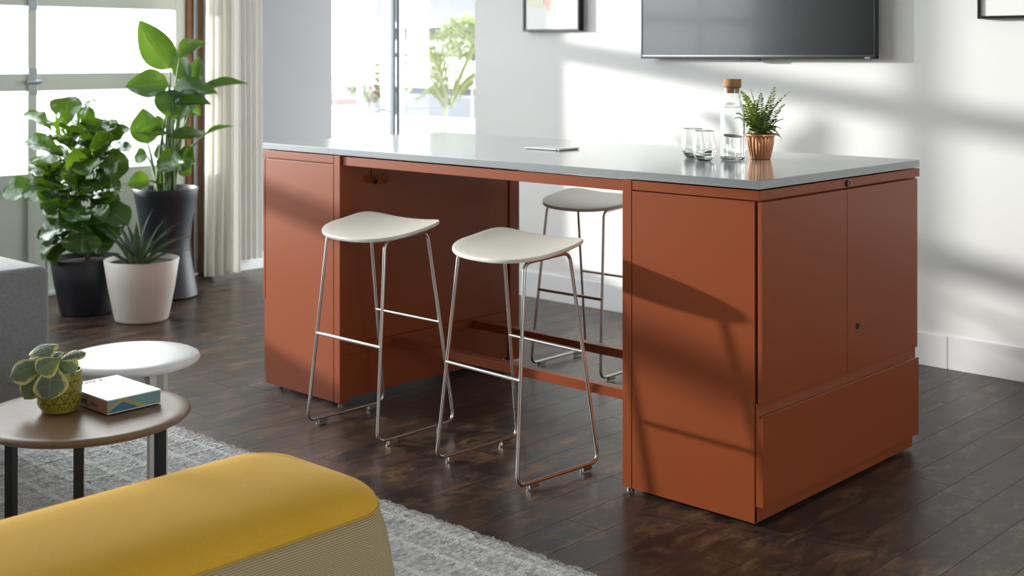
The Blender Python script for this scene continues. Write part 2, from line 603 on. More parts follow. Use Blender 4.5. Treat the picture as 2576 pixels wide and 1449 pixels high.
# ------------------------------------------------------------------ room shell
BW = 2.335                                     # back wall plane
CH = 3.9                                       # ceiling height
LW = -2.565                                    # left wall plane
struct('floor', MB().box(-2.9, 7.6, -7.1, 3.3, -0.05, 0.0), mFloor, label='dark worn timber plank floor')
struct('ceiling', MB().box(-2.9, 7.6, -7.1, 3.3, CH, CH + 0.1), mCeil, label='white ceiling')
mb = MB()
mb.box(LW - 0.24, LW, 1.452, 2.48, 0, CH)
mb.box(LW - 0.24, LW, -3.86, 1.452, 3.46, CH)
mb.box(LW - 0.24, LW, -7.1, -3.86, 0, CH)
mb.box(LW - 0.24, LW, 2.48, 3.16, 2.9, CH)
struct('wall_left', mb, mWallShade, label='white wall with the overhead door opening')
struct('wall_back', MB().box(-0.983, 7.6, BW, BW + 0.16, 0, CH), mWall, label='white wall behind the island')
mb = MB()
mb.box(7.5, 7.6, -7.1, -3.1, 0, CH).box(7.5, 7.6, -1.9, BW, 0, CH).box(7.5, 7.6, -3.1, -1.9, 0, 1.0).box(7.5, 7.6, -3.1, -1.9, 2.5, CH)  # opening between the boxes is added to let in fill light
struct('wall_right', mb, mFar)
mb = MB()
mb.box(LW, 7.5, -7.1, -7.0, 0, CH)
struct('wall_front', mb, mFar)
mb = MB().box(-0.968, 2.093, BW - 0.014, BW, 0.0, 0.152, 0.003)
mb.box(2.0955, 7.5, BW - 0.014, BW, 0.0, 0.152, 0.003)
struct('baseboard_back', mb, mBase, label='tall white baseboard along the back wall')
struct('baseboard_left', MB().box(LW, LW + 0.014, 1.47, 2.47, 0, 0.11, 0.003), mBase)
struct('ground', MB().box(-70, 40, -40, 70, -0.12, -0.06), plain('pale_pavement', (0.20, 0.20, 0.205, 1), 0.9, 0, 0.1, 0.6), label='pale pavement outside the windows')

# overhead door
dr = bpy.data.objects.new('door_1', None)
COL.objects.link(dr)
dr.location = (-2.7, -1.25, 0)
dr['kind'] = 'structure'
dr['label'] = 'glazed overhead sectional door with grey green frame'
DX0, DX1 = -2.735, -2.690
ys = [1.305 - 1.02 * k for k in range(6)]
zs = [0.055, 0.69, 1.29, 1.80, 2.40, 3.40]
for i, yy in enumerate(ys):
    w = 0.075 if i == 0 else 0.058
    obj('stile', MB().box(DX0, DX1 + 0.004, yy - w / 2, yy + w / 2, 0.03, 3.45, 0.004), mAlu, dr)
for z in zs:
    h = 0.105 if z > 0.1 else 0.06
    obj('rail', MB().box(DX0 + 0.002, DX1, ys[-1], ys[0], z - h / 2, z + h / 2, 0.003), mAlu, dr)
for i in range(5):
    y0, y1 = ys[i + 1], ys[i]
    pb = MB().box(DX0 + 0.012, DX1 - 0.012, y0, y1, 0.06, 0.69)
    pb.box(DX0 + 0.012, DX1 - 0.006, y0 + 0.10, y0 + 0.103, 0.08, 0.64)
    obj('kick_panel', pb, mAlu, dr)
    for z0, z1 in zip(zs[1:-1], zs[2:]):
        obj('pane', MB().box(-2.716, -2.710, y0, y1, z0, z1), mPane, dr)
for yy in ys[1:4]:
    for z in (1.29, 1.80):
        hb = MB().box(DX1, DX1 + 0.012, yy - 0.030, yy + 0.030, z - 0.075, z + 0.085, 0.004)
        hb.tube([(DX1 + 0.016, yy - 0.045, z), (DX1 + 0.016, yy + 0.045, z)], 0.014, 12)
        obj('hinge', hb, mGalv, dr)
obj('bottom_seal', MB().box(DX0 - 0.02, DX1 + 0.03, ys[-1], ys[0], 0.0, 0.022, 0.004), mBase, dr)
# jamb and track
struct('trim_1', MB().box(-2.745, -2.66, 1.345, 1.379, 0, 3.46, 0.003), mJamb, label='orange timber door jamb')
struct('trim_2', MB().box(-2.70, -2.655, 1.424, 1.452, 0, 3.46, 0.003), mJamb, label='orange timber strip at the wall corner')
mb = MB().box(-2.70, -2.645, 1.382, 1.398, 0.01, 3.46, 0.002).box(-2.70, -2.655, 1.398, 1.420, 0.01, 3.46, 0.002)
struct('trim_3', mb, mGalv, label='steel door track in the jamb')

# corner window beyond the end of the back wall
wn = bpy.data.objects.new('window_1', None)
COL.objects.link(wn)
wn.location = (-2.6, 3.0, 0)
wn['kind'] = 'structure'
wn['label'] = 'tall corner window beyond the end of the back wall'
obj('corner_post', MB().box(-2.612, -2.515, 2.99, 3.05, 0, 2.9, 0.004), mAluDark, wn)
obj('mullion', MB().box(-2.515, -2.474, 3.051, 3.10, 0, 2.9, 0.003), mAluLight, wn)
obj('pane', MB().box(-2.606, -2.600, 2.48, 2.99, 0.06, 2.9), mPane, wn)
obj('pane', MB().box(-2.474, -0.6, 3.07, 3.076, 0.06, 2.9), mPane, wn)
obj('rail', MB().box(-2.612, -2.592, 2.48, 2.99, 1.040, 1.052, 0.002), mAluLight, wn)
obj('sill', MB().box(-2.64, -2.56, 2.48, 2.98, 0.0, 0.06).box(-2.5, -0.6, 3.01, 3.09, 0.0, 0.06), mAluDark, wn)
obj('head', MB().box(-2.5, -0.6, 3.0, 3.10, 2.84, CH), mAluDark, wn)
struct('wall_alcove', MB().box(-0.6, -0.5, BW + 0.16, 3.16, 0, CH), mWall)

# ------------------------------------------------------------------ curtains


def curtain_sheet(x0, y0, y1, z0, z1, amp, folds, seed, flare=0.0):
    rnd = random.Random(seed)
    n, m = 150, 14
    ph = [rnd.uniform(0, 6.28) for _ in range(4)]
    P = []
    for i in range(n + 1):
        u = i / n
        row = []
        for j in range(m + 1):
            w = j / m
            z = lerp(z1, z0, w)
            a = amp * (0.75 + 0.45 * w)
            off = math.sin(u * folds * 2 * PI + ph[0] + 0.35 * math.sin(3 * w + ph[1])) + 0.35 * math.sin(u * folds * 4 * PI + ph[2] + 0.6 * w)
            y = lerp(y0, y1, u) + 0.35 * a * math.cos(u * folds * 2 * PI + ph[3]) - flare * w * w * (1 - u) * 0.05
            row.append(Vector((x0 + a * off, y, z)))
        P.append(row)
    return MB().grid(P)


tag(obj('curtain', curtain_sheet(-2.395, 1.300, 1.555, 0.03, 3.75, 0.034, 4, 3, 0.4), mCurtain, smooth=180),
    'bright ivory floor length curtain beside the tall plant, sunlit from the door', 'curtain', 'ivory curtains')
tag(obj('curtain', curtain_sheet(-2.50, 1.545, 1.805, 0.085, 3.75, 0.020, 6, 9), mCurtain, smooth=180),
    'greyer ivory curtain hanging against the left wall, just above its baseboard', 'curtain', 'ivory curtains')

# ------------------------------------------------------------------ island: worktop, two storage cabinets, table frame
L, D, HT, TH = 2.537, 1.096, 1.067, 0.027
tag(obj('worktop', MB().box(0, L, 0, D, HT - TH, HT, 0.0022, 2), mTop),
    'long pale grey laminate worktop on the terracotta island', 'worktop')

rc = thing('storage_cabinet', 'terracotta cabinet with two doors and a low drawer, near right end of the island', 'cabinet', (2.28, 0.548, 0), 'island storage cabinets')
obj('carcass', MB().box(2.046, 2.5200, 0.012, 1.085, 0.0632, 1.004, 0.002), mCoat, rc)
obj('side_panel', MB().box(2.0465, 2.520, 0.0, 0.012, 0.013, 1.002, 0.0018), mCoat, rc)
obj('side_panel', MB().box(2.0465, 2.520, 1.0855, 1.0955, 0.064, 1.002, 0.0018), mCoat, rc)
obj('top_band', MB().box(2.0465, 2.537, 0.0005, 1.0955, 1.0055, 1.036, 0.0018), mCoat, rc)


def lock_mb(x, y, z, r, d=0.004):
    Mx = Matrix.Translation((x, y, z)) @ Matrix.Rotation(PI / 2, 4, 'Y')
    return MB().lathe([(0, 0), (r, 0), (r, d * 0.6), (r * 0.9, d), (r * 0.55, d), (r * 0.5, d * 0.6), (0, d * 0.6)], n=24, M=Mx)


bd = obj('lock', lock_mb(2.537, 0.548, 1.0205, 0.0115, 0.006), mBlack, rc)
obj('keyway', MB().box(2.5405, 2.5425, 0.5468, 0.5492, 1.016, 1.025), mSteel, bd)
DXA, DXB = 2.5300, 2.5470
obj('door', MB().box(DXA, DXB, 0.0, 0.5297, 0.386, 1.0015, 0.0015), mCoat, rc)
d2 = obj('door', MB().box(DXA, DXB, 0.5315, 1.057, 0.386, 1.0015, 0.0015), mCoat, rc)
obj('lock', lock_mb(2.547, 0.602, 0.532, 0.0105, 0.003), mBlack, d2)
# drawer with a folded finger pull along its top
poly = [(2.5285, 0.067), (2.549, 0.067), (2.549, 0.3455), (2.547, 0.347), (2.545, 0.3445), (2.540, 0.338), (2.533, 0.341), (2.5295, 0.349), (2.5285, 0.383), (2.524, 0.383), (2.524, 0.067)]
obj('drawer', MB().prism(poly, 1, 0.0, 1.062), mCoat, rc, smooth=30)
obj('plinth', MB().box(2.0465, 2.5200, 0.0005, 1.072, 0.012, 0.063, 0.0015), mCoat, rc)
for gx, gy in ((2.08, 0.05), (2.47, 0.10), (2.08, 1.0), (2.47, 0.98)):
    obj('levelling_foot', MB().lathe([(0, 0), (0.016, 0), (0.016, 0.006), (0.006, 0.008), (0.006, 0.05), (0, 0.05)], (gx, gy, 0), 16), mBlack, rc)

lc = thing('storage_cabinet', 'terracotta steel cabinet at the far left end of the island, brightly lit side', 'cabinet', (0.25, 0.548, 0), 'island storage cabinets')
obj('carcass', MB().box(0.025, 0.488, 0.012, 1.085, 0.035, 1.004, 0.002), mCoat, lc)
obj('side_panel', MB().box(0.0235, 0.4915, 0.0, 0.012, 0.014, 0.9985, 0.0018), mCoat, lc)
obj('side_panel', MB().box(0.0235, 0.4915, 1.0855, 1.0955, 0.014, 0.9985, 0.0018), mCoat, lc)
obj('top_band', MB().box(0.003, 0.4915, 0.0005, 1.0955, 1.0035, 1.0355, 0.0018), mCoat, lc)
obj('door', MB().box(0.003, 0.0165, 0.003, 0.5468, 0.381, 0.9985, 0.0015), mCoat, lc)
obj('door', MB().box(0.003, 0.0165, 0.5492, 1.080, 0.381, 0.9985, 0.0015), mCoat, lc)
obj('drawer', MB().box(0.003, 0.0165, 0.010, 1.086, 0.060, 0.376, 0.0015), mCoat, lc)
for gx, gy in ((0.06, 0.06), (0.45, 0.06), (0.06, 1.0), (0.45, 1.0)):
    obj('levelling_foot', MB().lathe([(0, 0), (0.016, 0), (0.016, 0.006), (0.006, 0.008), (0.006, 0.05), (0, 0.05)], (gx, gy, 0), 16), mBlack, lc)

tf = thing('island_frame', 'terracotta open frame of posts, rails and stretchers between the two cabinets', 'frame', (1.27, 0.548, 0))
PX = ((0.4945, 0.5325), (2.006, 2.0440))
for (x0, x1) in PX:
    for (y0, y1) in ((0.0, 0.041), (1.030, 1.0955)):
        p = obj('post', MB().box(x0, x1, y0, y1, 0.012, 1.0365, 0.0015), mCoat, tf)
        obj('foot', MB().lathe([(0, 0), (0.012, 0), (0.012, 0.005), (0.005, 0.006), (0.005, 0.02), (0, 0.02)], ((x0 + x1) / 2, (y0 + y1) / 2, 0), 14), mSteel, p)
    sgn = 1 if x0 < 1 else -1
    xi = x1 if sgn > 0 else x0
    xa, xb = sorted((xi - sgn * 0.030, xi - sgn * 0.008))
    obj('modesty_panel', MB().box(xa, xb, 0.041, 1.030, 0.247, 1.004, 0.001), mCoat, tf)
    xa, xb = sorted((xi - sgn * 0.030, xi - sgn * 0.010))
    obj('kick_panel', MB().box(xa, xb, 0.041, 1.030, 0.026, 0.208, 0.001), mCoat, tf)
    xa, xb = sorted((xi - sgn * 0.034, xi - sgn * 0.001))
    obj('cross_rail', MB().box(xa, xb, 0.041, 1.030, 0.2085, 0.2460, 0.0015), mCoat, tf)
    obj('top_rail', MB().box(xa, xb, 0.041, 1.030, 1.0045, 1.0365, 0.0015), mCoat, tf)
for (y0, y1) in ((0.0105, 0.048), (1.048, 1.0855)):
    obj('apron_rail', MB().box(0.5345, 2.004, y0, y1, 0.998, 1.0335, 0.0015), mCoat, tf)
for (y0, y1) in ((0.287, 0.332), (0.782, 0.827)):
    obj('stretcher', MB().box(0.533, 2.0055, y0, y1, 0.2035, 0.2395, 0.0015), mCoat, tf)
# bag hook: a folded strap that turns up at its end
pr = [(0.5255, 1.0), (0.5255, 0.925)]
for k in range(9):
    a = PI + k / 8 * (PI * 0.86)
    pr.append((0.5255 + 0.021 + 0.021 * math.cos(a), 0.925 + 0.017 * math.sin(a)))
pr.append((0.573, 0.945))
inner = [(x - 0.0, z) for x, z in pr]
outl = []
for k in range(len(pr)):
    a = Vector(pr[max(k - 1, 0)])
    b = Vector(pr[min(k + 1, len(pr) - 1)])
    dd = (b - a).normalized()
    outl.append((pr[k][0] + dd.y * -0.0025, pr[k][1] + dd.x * 0.0025))
obj('bag_hook', MB().prism(pr + outl[::-1], 1, 0.178, 0.236), mCoat, tf, smooth=40)

# ------------------------------------------------------------------ bar stools


def stool(cx, cy, label):
    st = thing('bar_stool', label, 'stool', (cx, cy, 0), 'bar stools at the island')
    for sx in (-1, 1):
        xb, xt = sx * 0.206, sx * 0.168
        loop = [(cx + xb, cy - 0.182, 0.024), (cx + xb, cy + 0.214, 0.024), (cx + xt, cy + 0.106, 0.766), (cx + xt, cy - 0.112, 0.752)]
        fr = obj('side_frame', MB().tube(fillet(loop, 0.036, 8, True), 0.0064, 12, True), mSteel, st, smooth=180)
        for gy, dy in ((-0.128, 1), (0.132, -1)):
            gb = MB().box(cx + xb - 0.0075, cx + xb + 0.0075, cy + min(gy, gy + 0.042), cy + max(gy, gy + 0.042), 0.0055, 0.019, 0.001)
            gp = obj('foot_pad', gb, mNickel, fr)
            obj('glide', MB().lathe([(0, 0), (0.0045, 0), (0.0045, 0.004), (0.003, 0.005), (0.003, 0.018), (0, 0.018)], (cx + xb, cy + gy - 0.006, 0), 12), mSteel, gp)

    def leg_at(sx, z, front):
        u = (z - 0.024) / 0.73
        y0, y1 = (-0.182, -0.112) if front else (0.214, 0.106)
        return (cx + sx * lerp(0.206, 0.168, u), cy + lerp(y0, y1, u), z)
    obj('footrest', MB().tube([leg_at(-1, 0.366, True), leg_at(1, 0.366, True)], 0.0068, 12), mSteel, st)
    obj('footrest', MB().tube([leg_at(-1, 0.415, False), leg_at(1, 0.415, False)], 0.0060, 12), mSteel, st)
    ub = MB()
    for yy, zz in ((-0.075, 0.7575), (0.07, 0.7655)):
        ub.tube([(cx - 0.165, cy + yy, zz - 0.004), (cx + 0.165, cy + yy, zz - 0.004)], 0.005, 10)
    obj('cross_brace', ub, mSteel, st)
    for sx in (-1, 1):
        for yy, zz in ((-0.07, 0.7575), (0.075, 0.7675)):
            obj('seat_mount', MB().box(cx + sx * 0.165 - 0.012, cx + sx * 0.165 + 0.012, cy + yy - 0.022, cy + yy + 0.022, zz + 0.003, zz + 0.012, 0.002), mNickel, st)
    # saddle shaped plywood seat
    nr, na = 16, 96

    def surf(u, v):
        # u across (-1..1), v front to back (-1..1)
        z = 0.7815 + 0.014 * v + 0.010 * max(v, 0) ** 2 + (0.012 + 0.010 * v) * abs(u) ** 2.4 - 0.006 * max(-v, 0) ** 3
        return z

    def outline(a):
        c, s_ = math.cos(a), math.sin(a)
        e = 2.35 if s_ < 0 else 5.0
        k = (abs(c) ** e + abs(s_) ** e) ** (-1 / e)
        return c * k, s_ * k
    HX, HY = 0.236, 0.168
    vs, fs = [], []
    rings = []
    for side in (0, 1):
        for i in (range(nr + 1) if side == 0 else range(nr, -1, -1)):
            q = i / nr
            row = []
            for k in range(na):
                ou, ov = outline(2 * PI * k / na)
                u, v = ou * q, ov * q
                th = 0.0 if side == 0 else 0.0155
                sh = 1.0 if i < nr else 0.992
                if i == 0:
                    u = v = 0
                row.append(len(vs))
                vs.append((cx + u * HX * sh, cy - 0.010 + v * HY * sh, surf(u, v) - th - (0.0012 if (i == nr and side == 0) else 0) + (0.0012 if (i == nr and side == 1) else 0)))
                if i == 0:
                    break
            rings.append(row)
        if side == 0:
            row = []
            for k in range(na):
                ou, ov = outline(2 * PI * k / na)
                row.append(len(vs))
                vs.append((cx + ou * HX, cy - 0.010 + ov * HY, surf(ou, ov) - 0.005))
            rings.append(row)
            row = []
            for k in range(na):
                ou, ov = outline(2 * PI * k / na)
                row.append(len(vs))
                vs.append((cx + ou * HX, cy - 0.010 + ov * HY, surf(ou, ov) - 0.0110))
            rings.append(row)
    for A, B in zip(rings[:-1], rings[1:]):
        for k in range(na):
            k2 = (k + 1) % na
            if len(A) == 1:
                fs.append((A[0], B[k], B[k2]))
            elif len(B) == 1:
                fs.append((A[k], A[k2], B[0]))
            else:
                fs.append((A[k], A[k2], B[k2], B[k]))
    obj('seat', MB().add(vs, fs), mSeat, st, smooth=50)
    return st


def copy_tree(o, parent=None):
    c = o.copy()
    COL.objects.link(c)
    c.parent = parent
    for ch in list(o.children):
        copy_tree(ch, c)
    return c


st0 = stool(0.866, -0.085, 'bar stool with pale saddle seat, nearest the far left cabinet')
s2 = copy_tree(st0)
s2.location = (1.586, -0.080, 0)
s2.rotation_euler = (0, 0, math.radians(-3.5))
s2['label'] = 'bar stool with pale saddle seat, nearest the right hand cabinet in front'
s3 = copy_tree(st0)
s3.location = (0.880, 1.205, 0)
s3['label'] = 'bar stool behind the island, partly hidden, seen through the open frame'

# ------------------------------------------------------------------ wall things
tv = thing('television', 'large dark wall mounted television screen above the island', 'television', (1.07, BW, 1.434))
TX0, TX1, TZ0, TZ1, TY = 0.368, 1.764, 1.434, 2.25, 2.268
obj('housing', MB().box(TX0 + 0.004, TX1 - 0.004, TY + 0.004, TY + 0.040, TZ0 + 0.004, TZ1, 0.004), mBlack, tv)
obj('wall_mount', MB().box(TX0 + 0.4, TX1 - 0.4, TY + 0.040, BW, TZ0 + 0.25, TZ1 - 0.25), mBlack, tv)
t = NT('dark_glass_screen')
t.p(color=(0.018, 0.019, 0.020, 1), rough=0.2, spec=0.6, coat=0.1, coat_rough=0.05)
obj('screen', MB().box(TX0 + 0.007, TX1 - 0.007, TY, TY + 0.006, TZ0 + 0.018, TZ1 - 0.007), t.mat, tv)
mb = MB().box(TX0, TX0 + 0.008, TY - 0.003, TY + 0.03, TZ0, TZ1, 0.001)
mb.box(TX1 - 0.008, TX1, TY - 0.003, TY + 0.03, TZ0, TZ1, 0.001).box(TX0, TX1, TY - 0.003, TY + 0.03, TZ1 - 0.008, TZ1, 0.001)
mb.box(TX0, TX1, TY - 0.003, TY + 0.03, TZ0, TZ0 + 0.012, 0.003)
obj('bezel', mb, mFrameBlack, tv)
obj('trim_strip', MB().box(TX0 + 0.01, TX1 - 0.01, TY - 0.004, TY - 0.001, TZ0 + 0.011, TZ0 + 0.018, 0.001), plain('dark_chrome', (0.30, 0.30, 0.32, 1), 0.18, 1.0), tv)
obj('badge', MB().box(TX1 - 0.055, TX1 - 0.028, TY - 0.0045, TY - 0.003, TZ0 + 0.0035, TZ0 + 0.0085), mNickel, tv)
obj('sensor_bar', MB().box(1.0, 1.12, TY - 0.001, TY + 0.02, TZ0 - 0.008, TZ0, 0.002), mFrameBlack, tv)


def art_mat(kind):
    t = NT('art_print_' + kind)
    tc = t.n('ShaderNodeTexCoord').outputs['Object']
    sp = t.n('ShaderNodeSeparateXYZ', {0: tc})
    x, z = sp.outputs[0], sp.outputs[2]

    def disc(cx, cz, r, soft=0.008, kx=1.0, wob=0.02):
        nz = t.m('MULTIPLY', t.m('SUBTRACT', t.noise(tc, 14.0, 3), 0.5), wob)
        dx = t.m('MULTIPLY', t.m('SUBTRACT', x, cx), kx)
        dz = t.m('SUBTRACT', z, cz)
        d = t.m('ADD', t.m('SQRT', t.m('ADD', t.m('MULTIPLY', dx, dx), t.m('MULTIPLY', dz, dz))), nz)
        return t.m('SUBTRACT', 1.0, t.m('DIVIDE', t.m('SUBTRACT', d, r - soft), 2 * soft), clamp=True)
    white = (0.86, 0.86, 0.85, 1)
    if kind == 'blush':
        ring = t.m('SUBTRACT', disc(-0.11, 0.265, 0.125), disc(-0.105, 0.27, 0.09), clamp=True)
        c = t.mix(t.m('MULTIPLY', disc(-0.11, 0.265, 0.125), 0.35), white, (0.85, 0.83, 0.66, 1))
        c = t.mix(t.m('MULTIPLY', ring, 0.6), c, (0.86, 0.80, 0.50, 1))
        blob = disc(0.025, 0.195, 0.092, kx=1.05)
        c = t.mix(t.m('MULTIPLY', blob, 0.8), c, (0.84, 0.50, 0.38, 1))
        st = t.m('MULTIPLY', blob, t.ramp(t.noise(t.n('ShaderNodeMapping', {'Vector': tc, 'Scale': (30, 1, 9), 'Rotation': (0, 0.5, 0)}).outputs[0], 1.0, 3), [(0.5, (0, 0, 0)), (0.58, (1, 1, 1))]))
        c = t.mix(t.m('MULTIPLY', st, 0.6), c, (0.88, 0.80, 0.72, 1))
        rd = t.m('MULTIPLY', disc(-0.03, 0.20, 0.06, kx=1.6), t.ramp(t.noise(tc, 22.0, 3), [(0.5, (0, 0, 0)), (0.6, (1, 1, 1))]))
        c = t.mix(t.m('MULTIPLY', rd, 0.6), c, (0.85, 0.32, 0.28, 1))
    else:
        c = t.mix(disc(0.10, 0.20, 0.11, 0.004), white, (0.02, 0.02, 0.02, 1))
    t.p(color=c, rough=0.25, spec=0.4)
    return t.mat


def art(x0, x1, z0, z1, dep, kind, label):
    fr = thing('framed_print', label, 'picture', ((x0 + x1) / 2, BW, z0), 'framed prints on the back wall')
    yf = BW - dep
    b = 0.013
    mb = MB().box(x0, x0 + b, yf, BW - 0.001, z0, z1, 0.001).box(x1 - b, x1, yf, BW - 0.001, z0, z1, 0.001)
    mb.box(x0 + b, x1 - b, yf, BW - 0.001, z0, z0 + b, 0.001).box(x0 + b, x1 - b, yf, BW - 0.001, z1 - b, z1, 0.001)
    obj('frame', mb, mFrameBlack, fr)
    obj('print', MB().box(x0 + b, x1 - b, yf + 0.010, yf + 0.014, z0 + b, z1 - b), art_mat(kind), fr)


art(-0.536, -0.098, 1.5935, 2.15, 0.046, 'blush', 'black framed print with blush and yellow shapes on the wall left of the television')
art(2.248, 2.69, 1.6165, 2.17, 0.046, 'ink', 'black framed print cut off by the right edge of the photo, right of the television')

# unseen flat canopy, added outside the corner window to block sky light
struct('added_canopy', MB().box(-6.5, -2.82, 2.3, 7.0, 2.32, 2.45).box(-2.82, -0.4, 3.2, 7.0, 2.32, 2.45), mBase, label='unseen flat canopy added over the corner window to block sky light')

# ------------------------------------------------------------------ rug
RX0, RX1, RY0, RY1 = -0.95, 3.3, -3.3, -0.634


def rug_h(x, y):
    fx = ((x + RUG_X) / RUG_CX) % 1.0 - 0.5
    fy = ((y + RUG_Y) / RUG_CY) % 1.0 - 0.5
    line = np.maximum(np.exp(-(fx / 0.05) ** 2), np.exp(-(fy / 0.055) ** 2))
    kn = np.sin(x * 2 * PI / 0.0165 + 1.7 * np.sin(y * 2 * PI / 0.046)) * np.sin(y * 2 * PI / 0.024 + 1.3 * np.sin(x * 2 * PI / 0.061))
    edge = np.minimum.reduce([(x - RX0), (RX1 - x), (RY1 - y), (y - RY0)])
    h = 0.0125 + 0.0042 * line + 0.0022 * kn * (1 - line)
    h = h - 0.0022 * ((np.abs(fx) < 0.12) & (np.abs(fx) > 0.07)) - 0.0022 * ((np.abs(fy) < 0.13) & (np.abs(fy) > 0.075))
    return np.clip(h * np.clip(edge / 0.012, 0.25, 1), 0.003, 0.0182)


xs = np.concatenate([np.linspace(RX0, 0.25, 40)[:-1], np.arange(0.25, 2.5, 0.0052), np.linspace(2.5, RX1, 40)])
yy_ = np.concatenate([np.linspace(RY0, -1.72, 60)[:-1], np.arange(-1.72, RY1, 0.0052), [RY1]])
GX, GY = np.meshgrid(xs, yy_, indexing='ij')
rng = np.random.default_rng(3)
GH = rug_h(GX, GY) + np.clip(rng.normal(0, 0.0006, GX.shape), -0.001, 0.001)
GE = GY + np.where(GY > RY1 - 0.02, 0.004 * np.sin(GX * 95) + 0.003 * np.sin(GX * 41), 0)
nx, ny = GX.shape
rb = MB()
vv = np.stack([GX, GE, GH], -1).reshape(-1, 3)
rb.v = [tuple(p) for p in vv]
rb.uv = [(0.0, 0.0)] * len(rb.v)
ii = np.arange(nx * ny).reshape(nx, ny)
rb.f = [tuple(q) for q in np.stack([ii[:-1, :-1], ii[1:, :-1], ii[1:, 1:], ii[:-1, 1:]], -1).reshape(-1, 4)]
o4 = len(rb.v)
rb.v += [(RX0, RY0, 0.0005), (RX1, RY0, 0.0005), (RX1, RY1, 0.0005), (RX0, RY1, 0.0005)]
rb.uv += [(0.0, 0.0)] * 4
rb.f.append((o4 + 3, o4 + 2, o4 + 1, o4))
rug = thing('rug', 'chunky grey wool rug with cream grid lines under the ottoman and low tables', 'rug', (1.0, -1.9, 0))
obj('woven_pile', rb, mRug, rug, smooth=180)
fb = MB()
rf = random.Random(5)
for k in range(5200):
    x = rf.uniform(0.2, 2.75)
    l = rf.uniform(0.006, 0.017)
    z = rf.uniform(0.002, 0.012)
    a = rf.gauss(0, 0.6)
    y = RY1 + 0.004 * math.sin(x * 95) + 0.003 * math.sin(x * 41) - 0.003
    p1 = (x + math.sin(a) * l * 0.5, y + l * 0.55, z + rf.uniform(0, 0.004))
    p2 = (x + math.sin(a) * l, y + l * math.cos(a), max(0.001, z + rf.uniform(-0.008, 0.004)))
    w = 0.0006
    fb.add([(x - w, y, z), (x + w, y, z), (p1[0] + w, p1[1], p1[2]), (p1[0] - w, p1[1], p1[2]), p2], [(0, 1, 2, 3), (3, 2, 4)])
fo = obj('wool_fringe', fb, plain('cream_wool_fibre', (0.62, 0.62, 0.59, 1), 0.95, 0, 0.15, 200), rug, smooth=180)
fo['kind'] = 'stuff'

# ------------------------------------------------------------------ ottoman


def rrect(hx, hy, r, n=14, bulge=0.0):
    pts = []
    for (sx, sy, a0) in ((1, 1, 0), (-1, 1, PI / 2), (-1, -1, PI), (1, -1, 1.5 * PI)):
        for k in range(n + 1):
            a = a0 + (PI / 2) * k / n
            pts.append((sx * (hx - r) + r * math.cos(a), sy * (hy - r) + r * math.sin(a)))
    # extra points along the long sides
    out = []
    for i, p in enumerate(pts):
        q = pts[(i + 1) % len(pts)]
        out.append(p)
        d = math.hypot(q[0] - p[0], q[1] - p[1])
        m = int(d / 0.06)
        for j in range(1, m):
            out.append((lerp(p[0], q[0], j / m), lerp(p[1], q[1], j / m)))
    return out


OX, OY, OHX, OHY = 2.105, -2.11, 0.258, 0.79
ZS, ZT = 0.372, 0.447
ot = thing('ottoman', 'long mustard yellow felt ottoman with khaki woven sides in the near left corner', 'ottoman', (OX, OY, 0))
base_out = rrect(OHX, OHY, 0.13)
NO = len(base_out)


def oring(inset, z, grow=0.0):
    hx, hy = OHX - inset + grow, OHY - inset + grow
    r = max(0.13 - inset * 0.55 + grow, 0.02)
    r = min(r, hx * 0.98, hy * 0.98)
    ref = rrect(OHX, OHY, 0.13)
    pts = []
    for (x, y) in ref:
        # move each outline point towards the medial line
        k = 1 - inset / OHX
        yy2 = (abs(y) - (OHY - OHX))
        if yy2 > 0:
            y2 = math.copysign((OHY - OHX) + yy2 * k, y)
        else:
            y2 = y
        g = 1 + grow / OHX
        pts.append(Vector((OX + x * k * g, OY + y2 + math.copysign(grow, y) * (1 if yy2 > 0 else 0), z)))
    return pts


def seam_z(p):
    # the seam dips in the middle of the long sides
    return 0.0


rings = []
N1 = 22
for i in range(N1 + 1):
    s_ = i / N1                                  # 0 centre .. 1 seam
    q = math.sin(s_ * PI / 2)
    inset = OHX * (1 - q) * 0.99999
    qq = q ** 3.0
    z = ZS + (ZT - ZS) * (max(0.0, 1 - qq ** 1.15)) ** 0.52
    rings.append(oring(inset, z))
cols = list(map(list, zip(*rings)))
tb = MB().grid(cols, closed_u=True)
obj('cushion_top', tb, mYellow, ot, smooth=180, weld=0.0004)
rings = []
uv = []
NS = 14
acc = [0.0]
for i in range(NO):
    a, b = base_out[i], base_out[(i + 1) % NO]
    acc.append(acc[-1] + math.hypot(b[0] - a[0], b[1] - a[1]))
P, UV = [], []
for k in range(NO + 1):
    row = []
    for j in range(NS + 1):
        w = j / NS
        z = lerp(ZS - 0.001, 0.05, w)
        g = -0.0045 + 0.012 * min(1, w * 6) ** 0.6 + 0.045 * w
        row.append(oring(0, z, g)[k % NO])
        UV.append((acc[k], ZS - z))
    P.append(row)
obj('woven_side', MB().grid(P, UV), mWeave, ot, smooth=180)
obj('piping', MB().tube([p + Vector((0, 0, 0.0)) for p in oring(0, ZS, 0.0005)], 0.0035, 8, True), mSeamY, ot, smooth=180)
stb = MB()
rp = oring(0.004, ZS + 0.012, 0.0)
for k in range(NO):
    a, b = rp[k], rp[(k + 1) % NO]
    d = (b - a).length
    m = max(1, int(d / 0.0075))
    for j in range(m):
        stb.tube([a.lerp(b, (j + 0.15) / m), a.lerp(b, (j + 0.75) / m)], 0.0009, 5)
obj('stitching', stb, mSeamY, ot)
bpt = oring(0.02, 0.05)
obj('underside', MB().grid([[p, Vector((p.x, p.y, 0.03))] for p in bpt], closed_u=True).add([Vector((p.x, p.y, 0.03)) for p in bpt], [tuple(range(NO))]), mBlack, ot)
